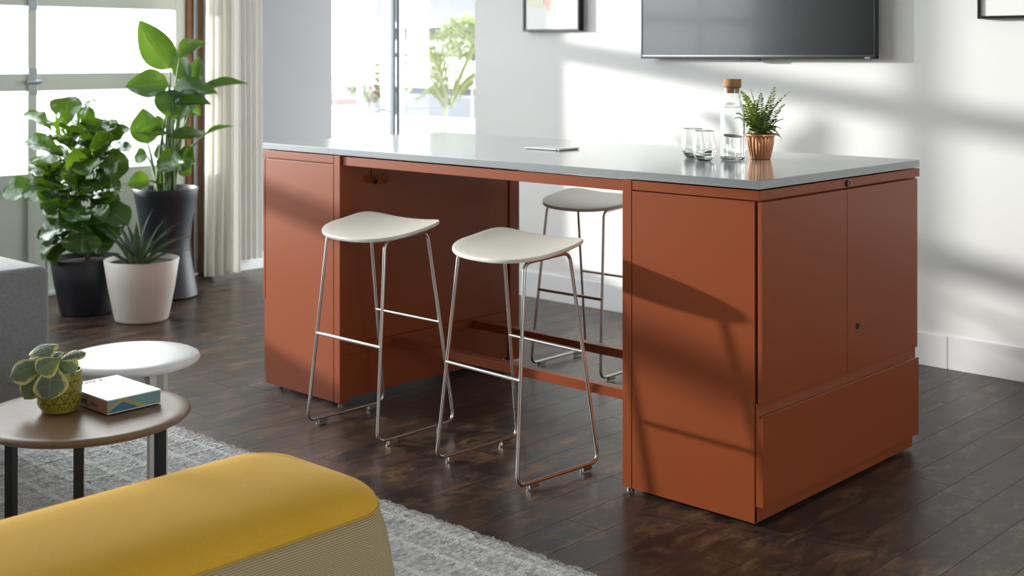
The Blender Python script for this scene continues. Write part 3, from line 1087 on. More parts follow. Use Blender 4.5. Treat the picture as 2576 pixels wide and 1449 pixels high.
for sx in (-1, 1):
    for sy in (-1, 1):
        obj('leg', MB().lathe([(0, 0), (0.018, 0), (0.022, 0.05), (0, 0.05)], (OX + sx * 0.17, OY + sy * 0.65, 0.0205), 16), mBlack, ot)

# ------------------------------------------------------------------ low tables


def table_leg(cx, cy, ang, rl, ztop, wid, thick, reach, rad):
    """blade leg whose top curves in below the tabletop"""
    zb = 0.0197
    poly = [(rl + wid / 2, zb), (rl + wid / 2, ztop), (rl - reach, ztop), (rl - reach, ztop - 0.012)]
    x1, z1 = rl - wid / 2, ztop - 0.016
    for k in range(9):
        a = k / 8 * PI / 2
        poly.append((x1 - rad + rad * math.sin(a), z1 - rad + rad * math.cos(a)))
    poly.append((rl - wid / 2, zb))
    m = MB()
    c, s_ = math.cos(ang), math.sin(ang)
    n = len(poly)
    bw = thick / 2

    def w(r, off, z):
        return (cx + c * r - s_ * off, cy + s_ * r + c * off, z)
    vs = [w(r, -bw, z) for r, z in poly] + [w(r, bw, z) for r, z in poly]
    fs = [tuple(range(n - 1, -1, -1)), tuple(range(n, 2 * n))] + [(i, (i + 1) % n, n + (i + 1) % n, n + i) for i in range(n)]
    return m.add(vs, fs)


WTX, WTY, WTZ = 1.212, -1.512, 0.42
wt = thing('side_table', 'low round walnut topped side table with black legs beside the ottoman', 'table', (WTX, WTY, 0))
prof = [(0, WTZ - 0.004), (0.18, WTZ - 0.0035), (0.262, WTZ - 0.0015), (0.284, WTZ), (0.2965, WTZ - 0.003), (0.3005, WTZ - 0.009), (0.297, WTZ - 0.016), (0.280, WTZ - 0.025), (0.25, WTZ - 0.030), (0, WTZ - 0.030)]
obj('tabletop', MB().lathe(prof, (WTX, WTY, 0), 96), mWalnut, wt, smooth=60)
for a in (88, 208, 328):
    obj('leg', table_leg(WTX, WTY, math.radians(a), 0.245, WTZ - 0.030, 0.026, 0.026, 0.12, 0.05), mLegBlack, wt, smooth=40)

VX, VY, VZ = 0.86, -1.15, 0.468
vt = thing('side_table', 'small glossy white round side table behind the walnut one', 'table', (VX, VY, 0))
prof = [(0, VZ - 0.003), (0.14, VZ - 0.002), (0.185, VZ), (0.205, VZ - 0.002), (0.2165, VZ - 0.008), (0.2205, VZ - 0.016), (0.216, VZ - 0.024), (0.205, VZ - 0.030), (0.19, VZ - 0.033), (0, VZ - 0.033)]
obj('tabletop', MB().lathe(prof, (VX, VY, 0), 96), mWhiteLacquer, vt, smooth=70)
for a in (-9, 111, 231):
    obj('leg', table_leg(VX, VY, math.radians(a), 0.165, VZ - 0.033, 0.022, 0.022, 0.10, 0.042), mCreamMetal, vt, smooth=40)

# ------------------------------------------------------------------ sofa
sf = thing('sofa', 'grey felt sofa cut off by the left edge behind the small tables', 'sofa', (-0.1, -2.0, 0))
obj('body', MB().box(-0.62, 0.325, -2.9, -1.152, 0.175, 0.700, 0.034, 6), mSofa, sf, smooth=180)
obj('welt', MB().tube(fillet([(0.3255, -1.165, 0.285), (0.3262, -1.30, 0.305), (0.3262, -1.42, 0.36), (0.3262, -1.7, 0.40), (0.3255, -2.6, 0.40)], 0.08, 5), 0.0035, 8), mSofa, sf, smooth=180)
for x, y in ((0.27, -1.36), (-0.5, -1.30), (0.27, -2.75), (-0.5, -2.75)):
    obj('leg', MB().lathe([(0, 0.0197), (0.009, 0.0197), (0.012, 0.178), (0, 0.178)], (x, y, 0), 16), mLegBlack, sf)

# ------------------------------------------------------------------ book
BX0, BX1, BY0, BY1 = 1.048, 1.300, -1.488, -1.312
bk = thing('book', 'thick white covered book with colourful page edges on the walnut side table', 'book', (1.17, -1.4, WTZ))
bz = WTZ + 0.0005
obj('cover', MB().box(BX0, BX1, BY0, BY1, bz, bz + 0.0025, 0.0008), mPaper, bk)
obj('cover', MB().box(BX0, BX1, BY0, BY1, bz + 0.0375, bz + 0.041, 0.0008), mPaper, bk)


def make_edges():
    t = NT('printed_page_edges')
    sp = t.n('ShaderNodeSeparateXYZ', {0: t.n('ShaderNodeTexCoord').outputs['Object']})
    x, y, z = sp.outputs
    v = t.m('ADD', t.m('MULTIPLY', y, 9.0), t.m('MULTIPLY', t.m('ABSOLUTE', t.m('SUBTRACT', t.m('FRACT', t.m('MULTIPLY', t.m('ADD', y, 0.044), 7.2)), 0.45)), 0.0))
    tri = t.m('ABSOLUTE', t.m('SUBTRACT', t.m('FRACT', t.m('MULTIPLY', t.m('ADD', y, 0.13), 5.4)), 0.5))
    k = t.m('ADD', t.m('MULTIPLY', tri, 2.0), t.m('MULTIPLY', z, 22.0))
    c = t.ramp(k, [(0.0, (0.05, 0.16, 0.30, 1)), (0.62, (0.05, 0.16, 0.30, 1)), (0.66, (0.34, 0.33, 0.12, 1)), (0.86, (0.42, 0.33, 0.13, 1)), (0.95, (0.18, 0.34, 0.33, 1))], 'EASE')
    t.p(color=c, rough=0.7)
    return t.mat


obj('page_block', MB().box(BX0 + 0.004, BX1 - 0.0025, BY0 + 0.002, BY1 - 0.002, bz + 0.0025, bz + 0.0375), make_edges(), bk)
obj('spine', MB().box(BX0, BX1, BY0 - 0.001, BY0 + 0.002, bz + 0.0025, bz + 0.0375), plain('dusty_pink_spine', (0.40, 0.22, 0.16, 1), 0.5, 0, 0.1), bk)


def text_mesh(name, s, size, loc, rot, mat, parent, depth=0.0003, shear=0.0):
    cu = bpy.data.curves.new(name, 'FONT')
    cu.body = s
    cu.size = size
    cu.extrude = depth
    cu.shear = shear
    tmp = bpy.data.objects.new(name + '_tmp', cu)
    COL.objects.link(tmp)
    me = bpy.data.meshes.new_from_object(tmp.evaluated_get(bpy.context.evaluated_depsgraph_get()))
    bpy.data.objects.remove(tmp)
    me.materials.clear()
    me.materials.append(mat)
    o = bpy.data.objects.new(name, me)
    COL.objects.link(o)
    o.parent = parent
    o.location = Vector(loc) - origin(parent)
    o.rotation_euler = rot
    return o


mInk = plain('dark_print_ink', (0.02, 0.02, 0.025, 1), 0.6, 0)
text_mesh('title', 'mtChatwal', 0.021, (BX0 + 0.045, BY0 - 0.0012, bz + 0.013), (PI / 2, 0, 0), mInk, bk)
text_mesh('title', 'Nuvran', 0.011, (BX1 - 0.085, BY0 - 0.0012, bz + 0.013), (PI / 2, 0, 0), mInk, bk)
text_mesh('title', 'walls 2', 0.030, (BX0 + 0.030, BY0 + 0.03, bz + 0.0411), (0, 0, PI / 2), mInk, bk, shear=0.3)

# ------------------------------------------------------------------ leaves


def leaf(mb, base, tip, width, up=(0, 0, 1), arch=0.15, shape='ovate', nl=12, nw=6, cup=0.25, wave=0.0, wn=3.0, roll=0.0, curl=0.0, ph=0.0):
    base, tip, up = Vector(base), Vector(tip), Vector(up)
    ax = tip - base
    ln = ax.length
    t0 = ax.normalized()
    side0 = t0.cross(up)
    if side0.length < 1e-3:
        side0 = t0.orthogonal()
    side0.normalize()
    side0 = Matrix.Rotation(roll, 3, t0) @ side0
    nrm0 = side0.cross(t0).normalized()
    mid = (base + tip) / 2 + nrm0 * arch * ln
    P, UV = [], []
    for i in range(nl + 1):
        u = i / nl
        c = base * (1 - u) ** 2 + mid * 2 * u * (1 - u) + tip * u * u
        d = ((mid - base) * (1 - u) + (tip - mid) * u).normalized()
        nrm = side0.cross(d).normalized()
        if shape == 'fiddle':
            w = (math.sin(PI * min(1, u ** 1.35)) ** 0.62) * (0.62 + 0.38 * u) if u < 1 else 0
            w *= 1 - 0.16 * math.exp(-((u - 0.33) / 0.12) ** 2)
        elif shape == 'paddle':
            w = math.sin(PI * u ** 0.74) ** 0.85 if 0 < u < 1 else 0
        elif shape == 'sword':
            w = (1 - u ** 2.2) ** 0.9 * (0.72 + 0.9 * u * (1 - u))
        elif shape == 'obovate':
            w = math.sin(PI * u ** 1.7) ** 0.62 * 0.98 + 0.10 * (1 - u) if u < 1 else 0
        else:
            w = math.sin(PI * u ** 0.85) ** 0.8 if 0 < u < 1 else 0
        w = max(w, 0.03) * width / 2 if 0 < u < 1 else max(w, 0.004) * width / 2
        row = []
        for j in range(nw + 1):
            v = -1 + 2 * j / nw
            av = abs(v)
            off = cup * av ** 1.6 * w + wave * math.sin(2 * PI * wn * u + ph + (PI if v < 0 else 0) * 0.7) * av ** 2 * width
            p = c + side0 * (v * w * (1 - 0.12 * cup * av)) + nrm * off - nrm * curl * ln * u ** 3
            row.append(p)
            UV.append((u + 1e-4, j / nw))
        P.append(row)
    mb.grid(P, UV)


def bez(a, b, c, n=10):
    a, b, c = Vector(a), Vector(b), Vector(c)
    return [a * (1 - k / n) ** 2 + b * 2 * (k / n) * (1 - k / n) + c * (k / n) ** 2 for k in range(n + 1)]


def pot(parent, c, r_bot, r_top, h, mat, wall=0.008, soil_drop=0.04, n=56, lip=0.0, prof=None):
    if prof is None:
        prof = [(r_bot * 0.90, 0.0), (r_bot * 0.97, 0.004), (r_bot, 0.014), (lerp(r_bot, r_top, 0.6), h * 0.55), (r_top, h - 0.003), (r_top - wall * 0.3, h)]
    inner = [(r_top - wall, h), (r_top - wall - 0.012, h - soil_drop - 0.03)]
    obj('pot', MB().lathe([(0, 0)] + prof + inner + [(0, h - soil_drop - 0.03)], c, n), mat, parent, smooth=50)
    rs = r_top - wall - 0.006
    obj('soil', MB().lathe([(0, h - soil_drop + 0.008), (rs * 0.6, h - soil_drop + 0.004), (rs, h - soil_drop), (rs, h - soil_drop - 0.02), (0, h - soil_drop - 0.02)], c, 32), mSoil, parent)


# fiddle leaf fig in the black pot
FD = 7.23
fc = Vector((-2.03, 0.275, 0))
fg = thing('potted_fiddle_leaf_fig', 'bushy fiddle leaf fig in a black pot by the overhead door', 'plant', fc)
pot(fg, fc, 0.142, 0.196, 0.315, mPotBlack, soil_drop=0.03)
rl = random.Random(21)
FACE = -fwd + Vector((0, 0, 0.9))
stems = [bez(fc + Vector((0.01, 0, 0.28)), at(205, 520, FD), at(178, 330, FD), 14), bez(fc + Vector((-0.01, 0.02, 0.28)), at(225, 520, FD + 0.05), at(248, 340, FD + 0.08), 14), bez(at(205, 540, FD), at(150, 480, FD - 0.05), at(120, 430, FD), 8)]
sb = MB()
for s_ in stems:
    sb.tube(s_, [lerp(0.009, 0.004, k / (len(s_) - 1)) for k in range(len(s_))], 8)
obj('stem', sb, mBark, fg, smooth=180)
fl = MB()
# leaves read from the photo: (base px, tip px, width m, depth of base, depth of tip, roll)
FIG = [
    ((132, 330), (60, 284), .12, 0, .05, .5), ((166, 318), (172, 243), .17, .05, .1, .1), ((158, 350), (160, 278), .13, -.08, -.14, 0), ((196, 322), (241, 252), .12, 0, -.04, -.4),
    ((205, 330), (225, 268), .10, .1, .12, .3), ((165, 400), (64, 354), .13, 0, .06, .5), ((178, 372), (128, 352), .13, -.05, -.2, .2), ((170, 425), (76, 405), .14, .02, .1, .3),
    ((232, 350), (262, 300), .14, 0, .05, 0), ((250, 360), (296, 305), .15, .03, .1, -.2), ((255, 380), (325, 322), .15, 0, .03, -.3), ((258, 400), (328, 380), .15, .02, -.05, -.2),
    ((243, 430), (325, 405), .14, 0, .05, -.3), ((240, 450), (312, 440), .14, 0, -.1, 0), ((235, 470), (305, 475), .14, 0, .08, 0), ((240, 405), (242, 330), .16, -.1, -.2, 0),
    ((250, 400), (280, 350), .16, -.12, -.2, -.2), ((180, 455), (70, 430), .15, .05, .1, .2), ((188, 478), (55, 488), .16, -.05, -.12, .1), ((120, 470), (6, 486), .15, 0, -.02, .1),
    ((200, 500), (102, 527), .14, -.08, -.14, -.1), ((195, 520), (125, 505), .13, .05, .02, .2), ((225, 500), (300, 520), .15, 0, .0, 0), ((230, 520), (325, 565), .16, -.02, -.06, .1),
    ((205, 560), (95, 600), .17, -.05, -.1, .1), ((208, 575), (104, 655), .17, -.08, -.16, .0), ((212, 565), (205, 640), .20, -.15, -.2, 0), ((222, 560), (290, 610), .16, -.05, -.1, 0),
    ((205, 590), (130, 668), .15, -.08, -.18, .2), ((225, 575), (260, 640), .15, -.08, -.15, 0), ((210, 560), (150, 565), .17, -.1, -.22, 0), ((215, 540), (265, 560), .16, -.1, -.2, 0),
    ((200, 470), (150, 440), .15, -.1, -.22, 0), ((215, 460), (255, 480), .16, -.1, -.22, 0), ((205, 430), (185, 375), .15, -.1, -.2, 0), ((190, 395), (205, 340), .13, -.05, -.1, .2),
    ((215, 520), (180, 560), .16, -.12, -.25, 0), ((230, 540), (305, 590), .15, .1, .18, 0), ((200, 520), (120, 560), .15, .1, .15, 0), ((215, 400), (225, 440), .15, -.1, -.25, 0)]
for k, (b, p, w, db, dp, ro) in enumerate(FIG):
    leaf(fl, at(b[0], b[1], FD + db), at(p[0], p[1], FD + dp), w * 1.28, up=FACE + Vector((rl.uniform(-.5, .5), rl.uniform(-.5, .5), rl.uniform(-.3, .8))), arch=rl.uniform(0.10, 0.24), shape='fiddle', nl=14, nw=8, cup=rl.uniform(0.15, 0.4), wave=0.045, wn=rl.uniform(2.2, 3.2), roll=rl.uniform(-.35, .35), ph=rl.uniform(0, 6))
for s_ in stems:
    for k in range(3, len(s_) - 1):
        for q in range(3):
            a = (k * 3 + q) * 2.4 + rl.uniform(-.3, .3)
            lnn = rl.uniform(0.14, 0.21)
            el = lerp(-0.25, 0.75, k / len(s_)) + rl.uniform(-.2, .2)
            d = Vector((math.cos(a) * math.cos(el), math.sin(a) * math.cos(el), math.sin(el)))
            leaf(fl, s_[k] + d * 0.02, s_[k] + d * lnn, rl.uniform(0.13, 0.19), arch=rl.uniform(0.1, 0.25), shape='fiddle', nl=12, nw=8, cup=rl.uniform(0.1, 0.4), wave=0.045, wn=2.6, roll=rl.uniform(-.4, .4), ph=rl.uniform(0, 6))
obj('foliage', fl, mFig, fg, smooth=180)

# tall broad leaf plant in the hourglass planter
TD = 7.70
tc = Vector((-2.138, 0.852, 0))
tp = thing('potted_broadleaf_plant', 'tall plant with broad paddle leaves in a slate black hourglass planter', 'plant', tc)
hp = [(0.155, 0.0), (0.182, 0.003), (0.188, 0.010)]
for k in range(1, 13):
    u = k / 12
    z = 0.010 + u * 0.640
    r = 0.142 + 0.052 * abs((u - 0.46) / 0.54) ** 1.45 if u > 0.46 else 0.142 + 0.046 * ((0.46 - u) / 0.46) ** 1.15
    hp.append((r, z))
hp.append((0.192, 0.655))
pot(tp, tc, 0.18, 0.194, 0.655, mPotSlate, prof=hp, soil_drop=0.035)
lf, sm = MB(), MB()
BIRD = [  # base px, tip px, width m, depth offset base / tip, tilt to the room, arch, cup
    ((428, 174), (350, 50), .215, 0, -.05, .92, .06, .22), ((452, 146), (518, 108), .14, .05, .12, .45, .10, .5), ((470, 205), (440, 122), .13, .1, .15, .9, .1, .35),
    ((484, 222), (503, 142), .12, .15, .2, .85, .1, .4), ((505, 232), (624, 211), .10, .02, .06, .35, .12, .5), ((428, 236), (548, 236), .17, -.04, -.1, .5, .16, .35),
    ((436, 258), (530, 262), .14, -.1, -.15, .55, .14, .4), ((424, 212), (316, 219), .19, -.02, -.05, .75, .10, .25), ((424, 226), (430, 300), .18, -.06, -.1, .9, .08, .2),
    ((372, 362), (360, 272), .19, .02, .06, .92, .06, .15), ((420, 338), (342, 332), .13, -.05, -.1, .3, -.20, .6), ((420, 345), (524, 337), .14, -.03, -.06, .3, -.16, .5),
    ((518, 338), (586, 318), .06, .1, .15, .3, .1, .4), ((394, 404), (464, 410), .17, -.12, -.2, .7, -.20, .3), ((376, 454), (320, 466), .13, .0, -.05, .75, .18, .25),
    ((371, 394), (338, 398), .11, .08, .1, .7, .1, .3), ((444, 392), (490, 408), .17, .0, .05, .8, .1, .2), ((450, 420), (482, 434), .10, .1, .12, .8, .1, .2),
    ((420, 402), (404, 360), .13, .15, .2, .8, .1, .2), ((455, 262), (505, 288), .13, .1, .15, .6, .1, .3), ((412, 430), (424, 472), .12, .1, .1, .8, .1, .2),
    ((440, 300), (470, 250), .12, .05, .1, .7, .1, .3), ((405, 330), (395, 290), .10, .1, .1, .8, .1, .3)]
rb_ = random.Random(4)
for (b, p, w, db, dp, ro, ar, cu) in BIRD:
    B = at(b[0], b[1], TD + db)
    T_ = at(p[0], p[1], TD + dp)
    leaf(lf, B, T_, w * 0.98, up=(-fwd) * ro + Vector((0, 0, 1)) * (1 - abs(ro)) + rgt * 0.12, arch=ar, shape='paddle', nl=16, nw=8, cup=cu * 1.5, wave=0.035, wn=1.9, ph=rb_.uniform(0, 6))
    a = rb_.uniform(0, 6.28)
    root = tc + Vector((math.cos(a) * rb_.uniform(0.01, 0.07), math.sin(a) * rb_.uniform(0.01, 0.07), 0.61))
    midp = root.lerp(B, 0.6)
    midp = Vector((lerp(midp.x, root.x, 0.35), lerp(midp.y, root.y, 0.35), midp.z + 0.02))
    pts = bez(root, midp, B, 12)
    sm.tube(pts, [lerp(0.0125, 0.0045, k / 12) for k in range(13)], 8)
obj('foliage', lf, mBird, tp, smooth=180)
obj('stem', sm, mStem, tp, smooth=180)

# agave in the white pot
AD = 6.93
ac = Vector((-1.632, 0.385, 0))
ag = thing('potted_agave', 'small agave with pointed leaves in a warm white pot', 'plant', ac)
pot(ag, ac, 0.145, 0.201, 0.335, mPotWhite, wall=0.006, soil_drop=0.025)
al = MB()
AGV = [((352, 662), (386, 524), .036, .02, .06), ((362, 662), (419, 548), .028, .06, .12), ((360, 664), (463, 554), .046, .0, .02), ((366, 666), (472, 588), .046, -.02, -.02), ((366, 668), (490, 592), .046, .02, .05),
       ((366, 670), (487, 630), .044, -.05, -.05), ((344, 666), (343, 556), .050, -.06, -.08), ((338, 664), (313, 552), .044, .02, .05), ((332, 666), (262, 566), .046, .0, .02), ((328, 667), (236, 566), .040, .06, .12),
       ((326, 668), (258, 585), .046, -.03, -.04), ((325, 670), (240, 632), .046, -.05, -.03), ((352, 668), (385, 590), .046, -.10, -.12), ((330, 670), (285, 600), .05, -.08, -.1), ((358, 671), (402, 640), .04, -.12, -.16),
       ((332, 672), (322, 636), .03, -.12, -.19), ((345, 672), (336, 645), .026, -.12, -.16), ((365, 672), (418, 650), .03, -.08, -.1), ((325, 672), (262, 640), .035, .08, .16), ((352, 664), (440, 575), .04, .1, .2), ((335, 664), (295, 560), .04, .1, .2)]
for (b, p, w, db, dp) in AGV:
    leaf(al, at(b[0], b[1], AD + db * 0.5), at(p[0], p[1], AD + dp), w * 1.05, arch=0.13 + 0.05 * (abs(p[0] - 345) / 100), shape='sword', nl=12, nw=6, cup=0.55)
obj('foliage', al, mAgave, ag, smooth=180)

# variegated plant in the olive pot on the walnut table
oc = Vector((1.150, -1.556, WTZ))
op = thing('potted_variegated_plant', 'small plant with cream edged grey green leaves in an olive pot on the walnut table', 'plant', oc)
t = NT('olive_glazed_ceramic')
tcn = t.n('ShaderNodeTexCoord').outputs['Object']
spn = t.n('ShaderNodeSeparateXYZ', {0: tcn})
ang = t.m('ARCTAN2', spn.outputs[1], spn.outputs[0])
zz = t.m('DIVIDE', spn.outputs[2], 0.030)
fz = t.m('FRACT', zz)
fa = t.m('FRACT', t.m('MULTIPLY', ang, 13 / (2 * PI)))
tri = t.m('ABSOLUTE', t.m('SUBTRACT', t.m('MULTIPLY', fa, 2.0), 1.0))
l1 = t.m('LESS_THAN', t.m('ABSOLUTE', t.m('SUBTRACT', tri, fz)), 0.11)
l2 = t.m('LESS_THAN', t.m('ABSOLUTE', t.m('SUBTRACT', fz, 0.04)), 0.05)
l3 = t.m('LESS_THAN', t.m('ABSOLUTE', t.m('SUBTRACT', fa, 0.5)), 0.025)
band = t.m('MULTIPLY', t.m('GREATER_THAN', spn.outputs[2], 0.017), t.m('LESS_THAN', spn.outputs[2], 0.095))
ln_ = t.m('MULTIPLY', t.m('MAXIMUM', t.m('MAXIMUM', l1, l2), l3), band)
t.p(color=t.mix(t.m('MULTIPLY', ln_, 0.8), t.mix(t.noise(tcn, 30.0, 3), (0.19, 0.18, 0.016, 1), (0.29, 0.28, 0.035, 1)), (0.065, 0.06, 0.008, 1)), rough=0.25, spec=0.5)
t.bump(t.m('MULTIPLY', ln_, -1.0), 0.4, 0.002)
pot(op, oc, 0.050, 0.0625, 0.118, t.mat, wall=0.004, soil_drop=0.016, prof=[(0.044, 0), (0.050, 0.002), (0.0525, 0.010), (0.058, 0.016), (0.0615, 0.024), (0.063, 0.07), (0.0625, 0.115), (0.0615, 0.118)])
ol = MB()
OD = 3.745
OLV = [  # base, tip, width, depth base/tip, tilt to the room, arch, curl
    ((120, 905), (104, 864), .084, .0, .06, .35, .12, .02), ((148, 908), (217, 884), .050, .0, .04, .35, .16, .06), ((118, 912), (66, 898), .046, .03, .08, .3, .25, .12),
    ((122, 912), (24, 950), .078, -.01, -.05, .6, .18, .02), ((152, 902), (92, 936), .074, -.05, -.10, .65, .18, .04), ((132, 914), (126, 1006), .100, -.06, -.11, .92, .22, -.02),
    ((108, 925), (62, 1004), .068, -.01, -.03, .85, .22, -.02), ((150, 912), (196, 986), .066, .0, .0, .8, .30, -.02), ((138, 905), (148, 880), .034, .02, .06, .5, .2, .1),
    ((148, 910), (186, 945), .070, -.04, -.05, .8, .25, .0), ((112, 918), (82, 968), .058, .01, .02, .8, .25, .0), ((140, 908), (165, 893), .045, .03, .07, .4, .2, .1)]
osb = MB()
for (b, p, w, db, dp, fc_, ar, cl) in OLV:
    B, T_ = at(b[0], b[1], OD + db), at(p[0], p[1], OD + dp)
    leaf(ol, B, T_, w, up=(-fwd) * fc_ + Vector((0, 0, 1)) * (1.05 - fc_), arch=ar, shape='obovate', nl=14, nw=8, cup=-0.22, wave=0.012, curl=cl)
    osb.tube(bez(oc + Vector((0, 0, 0.10)), (oc + Vector((0, 0, 0.13))).lerp(B, 0.5), B, 6), 0.0028, 6)
obj('foliage', ol, mOlive, op, smooth=180)
obj('stem', osb, mStem, op, smooth=180)

# ------------------------------------------------------------------ on the worktop
HZ = HT
hub = thing('power_hub', 'flat white power hub flap set in the middle of the worktop', 'power hub', (1.19, 0.585, HZ))
hx0, hx1, hy0, hy1 = 1.095, 1.285, 0.513, 0.640
obj('bezel', MB().box(hx0 + 0.004, hx1 - 0.004, hy0 + 0.004, hy1 - 0.004, HZ + 0.0003, HZ + 0.0022, 0.0005), mBlack, hub)
obj('lid', MB().box(hx0, hx1, hy0, hy1, HZ + 0.0022, HZ + 0.0085, 0.0015), plain('satin_white_lid', (0.68, 0.70, 0.71, 1), 0.22), hub)
obj('thumb_notch', MB().box(hx1 - 0.020, hx1 - 0.008, hy0 - 0.0005, hy0 + 0.008, HZ + 0.003, HZ + 0.0075), plain('grey_notch', (0.30, 0.31, 0.33, 1), 0.3), hub)


def dense(prof, step=0.003):
    out = [prof[0]]
    for a, b in zip(prof[:-1], prof[1:]):
        n = max(1, int(math.hypot(b[0] - a[0], b[1] - a[1]) / step))
        out += [(lerp(a[0], b[0], k / n), lerp(a[1], b[1], k / n)) for k in range(1, n + 1)]
    return out


def glass_tumbler(c, label, fill):
    g = thing('drinking_glass', label, 'glass', c, 'stemless glasses on the worktop')
    o_ = [(0.0, 0.001), (0.022, 0.0005), (0.0270, 0.003), (0.0345, 0.012), (0.0405, 0.024), (0.0435, 0.038), (0.0432, 0.050), (0.0405, 0.070), (0.0370, 0.092), (0.0348, 0.110)]
    i_ = [(0.0336, 0.1105), (0.0357, 0.092), (0.0391, 0.070), (0.0418, 0.050), (0.0420, 0.038), (0.0390, 0.025), (0.033, 0.0145), (0.024, 0.0080), (0.0, 0.0065)]
    o_ += [(0.0346, 0.1106), (0.0342, 0.1108), (0.0338, 0.1107)]
    obj('glass_bowl', MB().lathe(dense(o_ + i_), c, 64), mGlass, g, smooth=180)
    w = [(0, 0.0063)] + [(r + 0.0002, z) for r, z in i_[::-1] if 0 < z < fill]
    w += [(0.0421, fill), (0, fill)]
    obj('water', MB().lathe(w, c, 56), mWater, g, smooth=50)
    return g


glass_tumbler(at(1771, 403.5, 4.69) * 1.0, 'front stemless water glass, nearest the carafe', 0.040)
glass_tumbler(Vector((1.868, 0.606, HZ)), 'rear stemless water glass, partly hidden behind the front one', 0.038)
for o_ in [o for o in COL.objects if o.name.startswith('drinking_glass')]:
    o_.location.z = HZ

cc = Vector((2.030, 0.628, HZ))
ca = thing('carafe', 'clear glass water carafe with a cork stopper on the worktop', 'carafe', cc)
o_ = [(0, 0.002), (0.034, 0.0), (0.0415, 0.002), (0.0445, 0.008), (0.0448, 0.06), (0.0448, 0.165), (0.0442, 0.180), (0.0405, 0.196), (0.0345, 0.208), (0.0310, 0.216), (0.0296, 0.226), (0.0296, 0.262), (0.0312, 0.268)]
i_ = [(0.0290, 0.269), (0.0272, 0.262), (0.0272, 0.226), (0.0287, 0.2155), (0.0325, 0.206), (0.0380, 0.194), (0.0415, 0.179), (0.0422, 0.165), (0.0422, 0.06), (0.0420, 0.014), (0.039, 0.009), (0, 0.008)]
obj('bottle', MB().lathe(dense(o_ + i_), cc, 72), mGlass, ca, smooth=180)
obj('water', MB().lathe([(0, 0.0078), (0.0392, 0.0088), (0.0421, 0.014), (0.0424, 0.06), (0.0424, 0.088), (0, 0.088)], cc, 64), mWater, ca, smooth=50)
ckz = 0.246
obj('cork_stopper', MB().lathe([(0, ckz), (0.0235, ckz), (0.0266, 0.2685), (0.0312, 0.2692), (0.0322, 0.272), (0.0320, 0.296), (0.0312, 0.298), (0, 0.298)], cc, 48), mCork, ca, smooth=40)
cuc = MB()
Mx = Matrix.Translation(cc + Vector((-0.004, 0.0, 0.0885))) @ Matrix.Rotation(0.12, 4, 'Y')
cuc.lathe([(0, -0.002), (0.030, -0.002), (0.0315, 0), (0.030, 0.002), (0, 0.002)], (0, 0, 0), 32, M=Mx)
tag(obj('cucumber_slice', cuc, plain('dark_green_cucumber', (0.02, 0.05, 0.015, 1), 0.3, 0, 0.2)),
    'dark green slice floating on the water inside the carafe', 'fruit slice')

fpc = Vector((2.086, 0.728, HZ))
fp = thing('potted_fern', 'small fern in a fluted copper pot beside the carafe', 'plant', fpc)
vs, fs = [], []
profp = [(0.0, 0.0, 0), (0.034, 0.0, 0), (0.0375, 0.002, .3), (0.0395, 0.012, 1), (0.0445, 0.035, 1), (0.0485, 0.058, 1), (0.0505, 0.075, .8), (0.0512, 0.083, .2), (0.0545, 0.086, 0), (0.0548, 0.092, 0), (0.0530, 0.094, 0), (0.0490, 0.092, 0), (0.0470, 0.075, 0), (0.0, 0.070, 0)]
na = 160
P = []
for k in range(na):
    a = 2 * PI * k / na
    row = []
    for r, z, m_ in profp:
        rr = r * (1 + 0.028 * m_ * (abs(math.cos(a * 10)) * 2 - 1))
        row.append(fpc + Vector((rr * math.cos(a), rr * math.sin(a), z)))
    P.append(row)
obj('pot', MB().grid(P, closed_u=True), mCopper, fp, smooth=45)
obj('soil', MB().lathe([(0, 0.080), (0.03, 0.079), (0.0475, 0.075), (0.0475, 0.071), (0, 0.071)], fpc, 24), mSoil, fp)
fr = MB()
rs = MB()
rF = random.Random(11)


def frond(mb, stem_mb, base, tip, arch, w, npin=17, up=(0, 0, 1)):
    base, tip = Vector(base), Vector(tip)
    ln = (tip - base).length
    mid = (base + tip) / 2 + Vector(up) * arch * ln
    pts = bez(base, mid, tip, npin + 4)
    stem_mb.tube(pts, [lerp(0.0011, 0.0004, k / (len(pts) - 1)) for k in range(len(pts))], 5)
    for k in range(4, len(pts) - 1):
        u = (k - 3) / (len(pts) - 4)
        d = (pts[k + 1] - pts[k - 1]).normalized()
        sd = d.cross(Vector(up))
        if sd.length < 0.15:
            sd = d.cross(Vector((0.7, 0.7, 0)))
        sd.normalize()
        pw = w * (math.sin(PI * min(1, (0.12 + u * 0.88)) ** 0.75) ** 0.8 + 0.06) * rF.uniform(0.85, 1.1)
        for s_ in (-1, 1):
            dirp = (sd * s_ + d * 0.35 + Vector((0, 0, rF.uniform(-.25, .15)))).normalized()
            leaf(mb, pts[k], pts[k] + dirp * pw, max(0.0040, ln / npin * 0.62), up=-fwd + Vector((rF.uniform(-.5, .5), rF.uniform(-.5, .5), rF.uniform(0, .9))), arch=0.06, shape='ovate', nl=4, nw=2, cup=0.1)


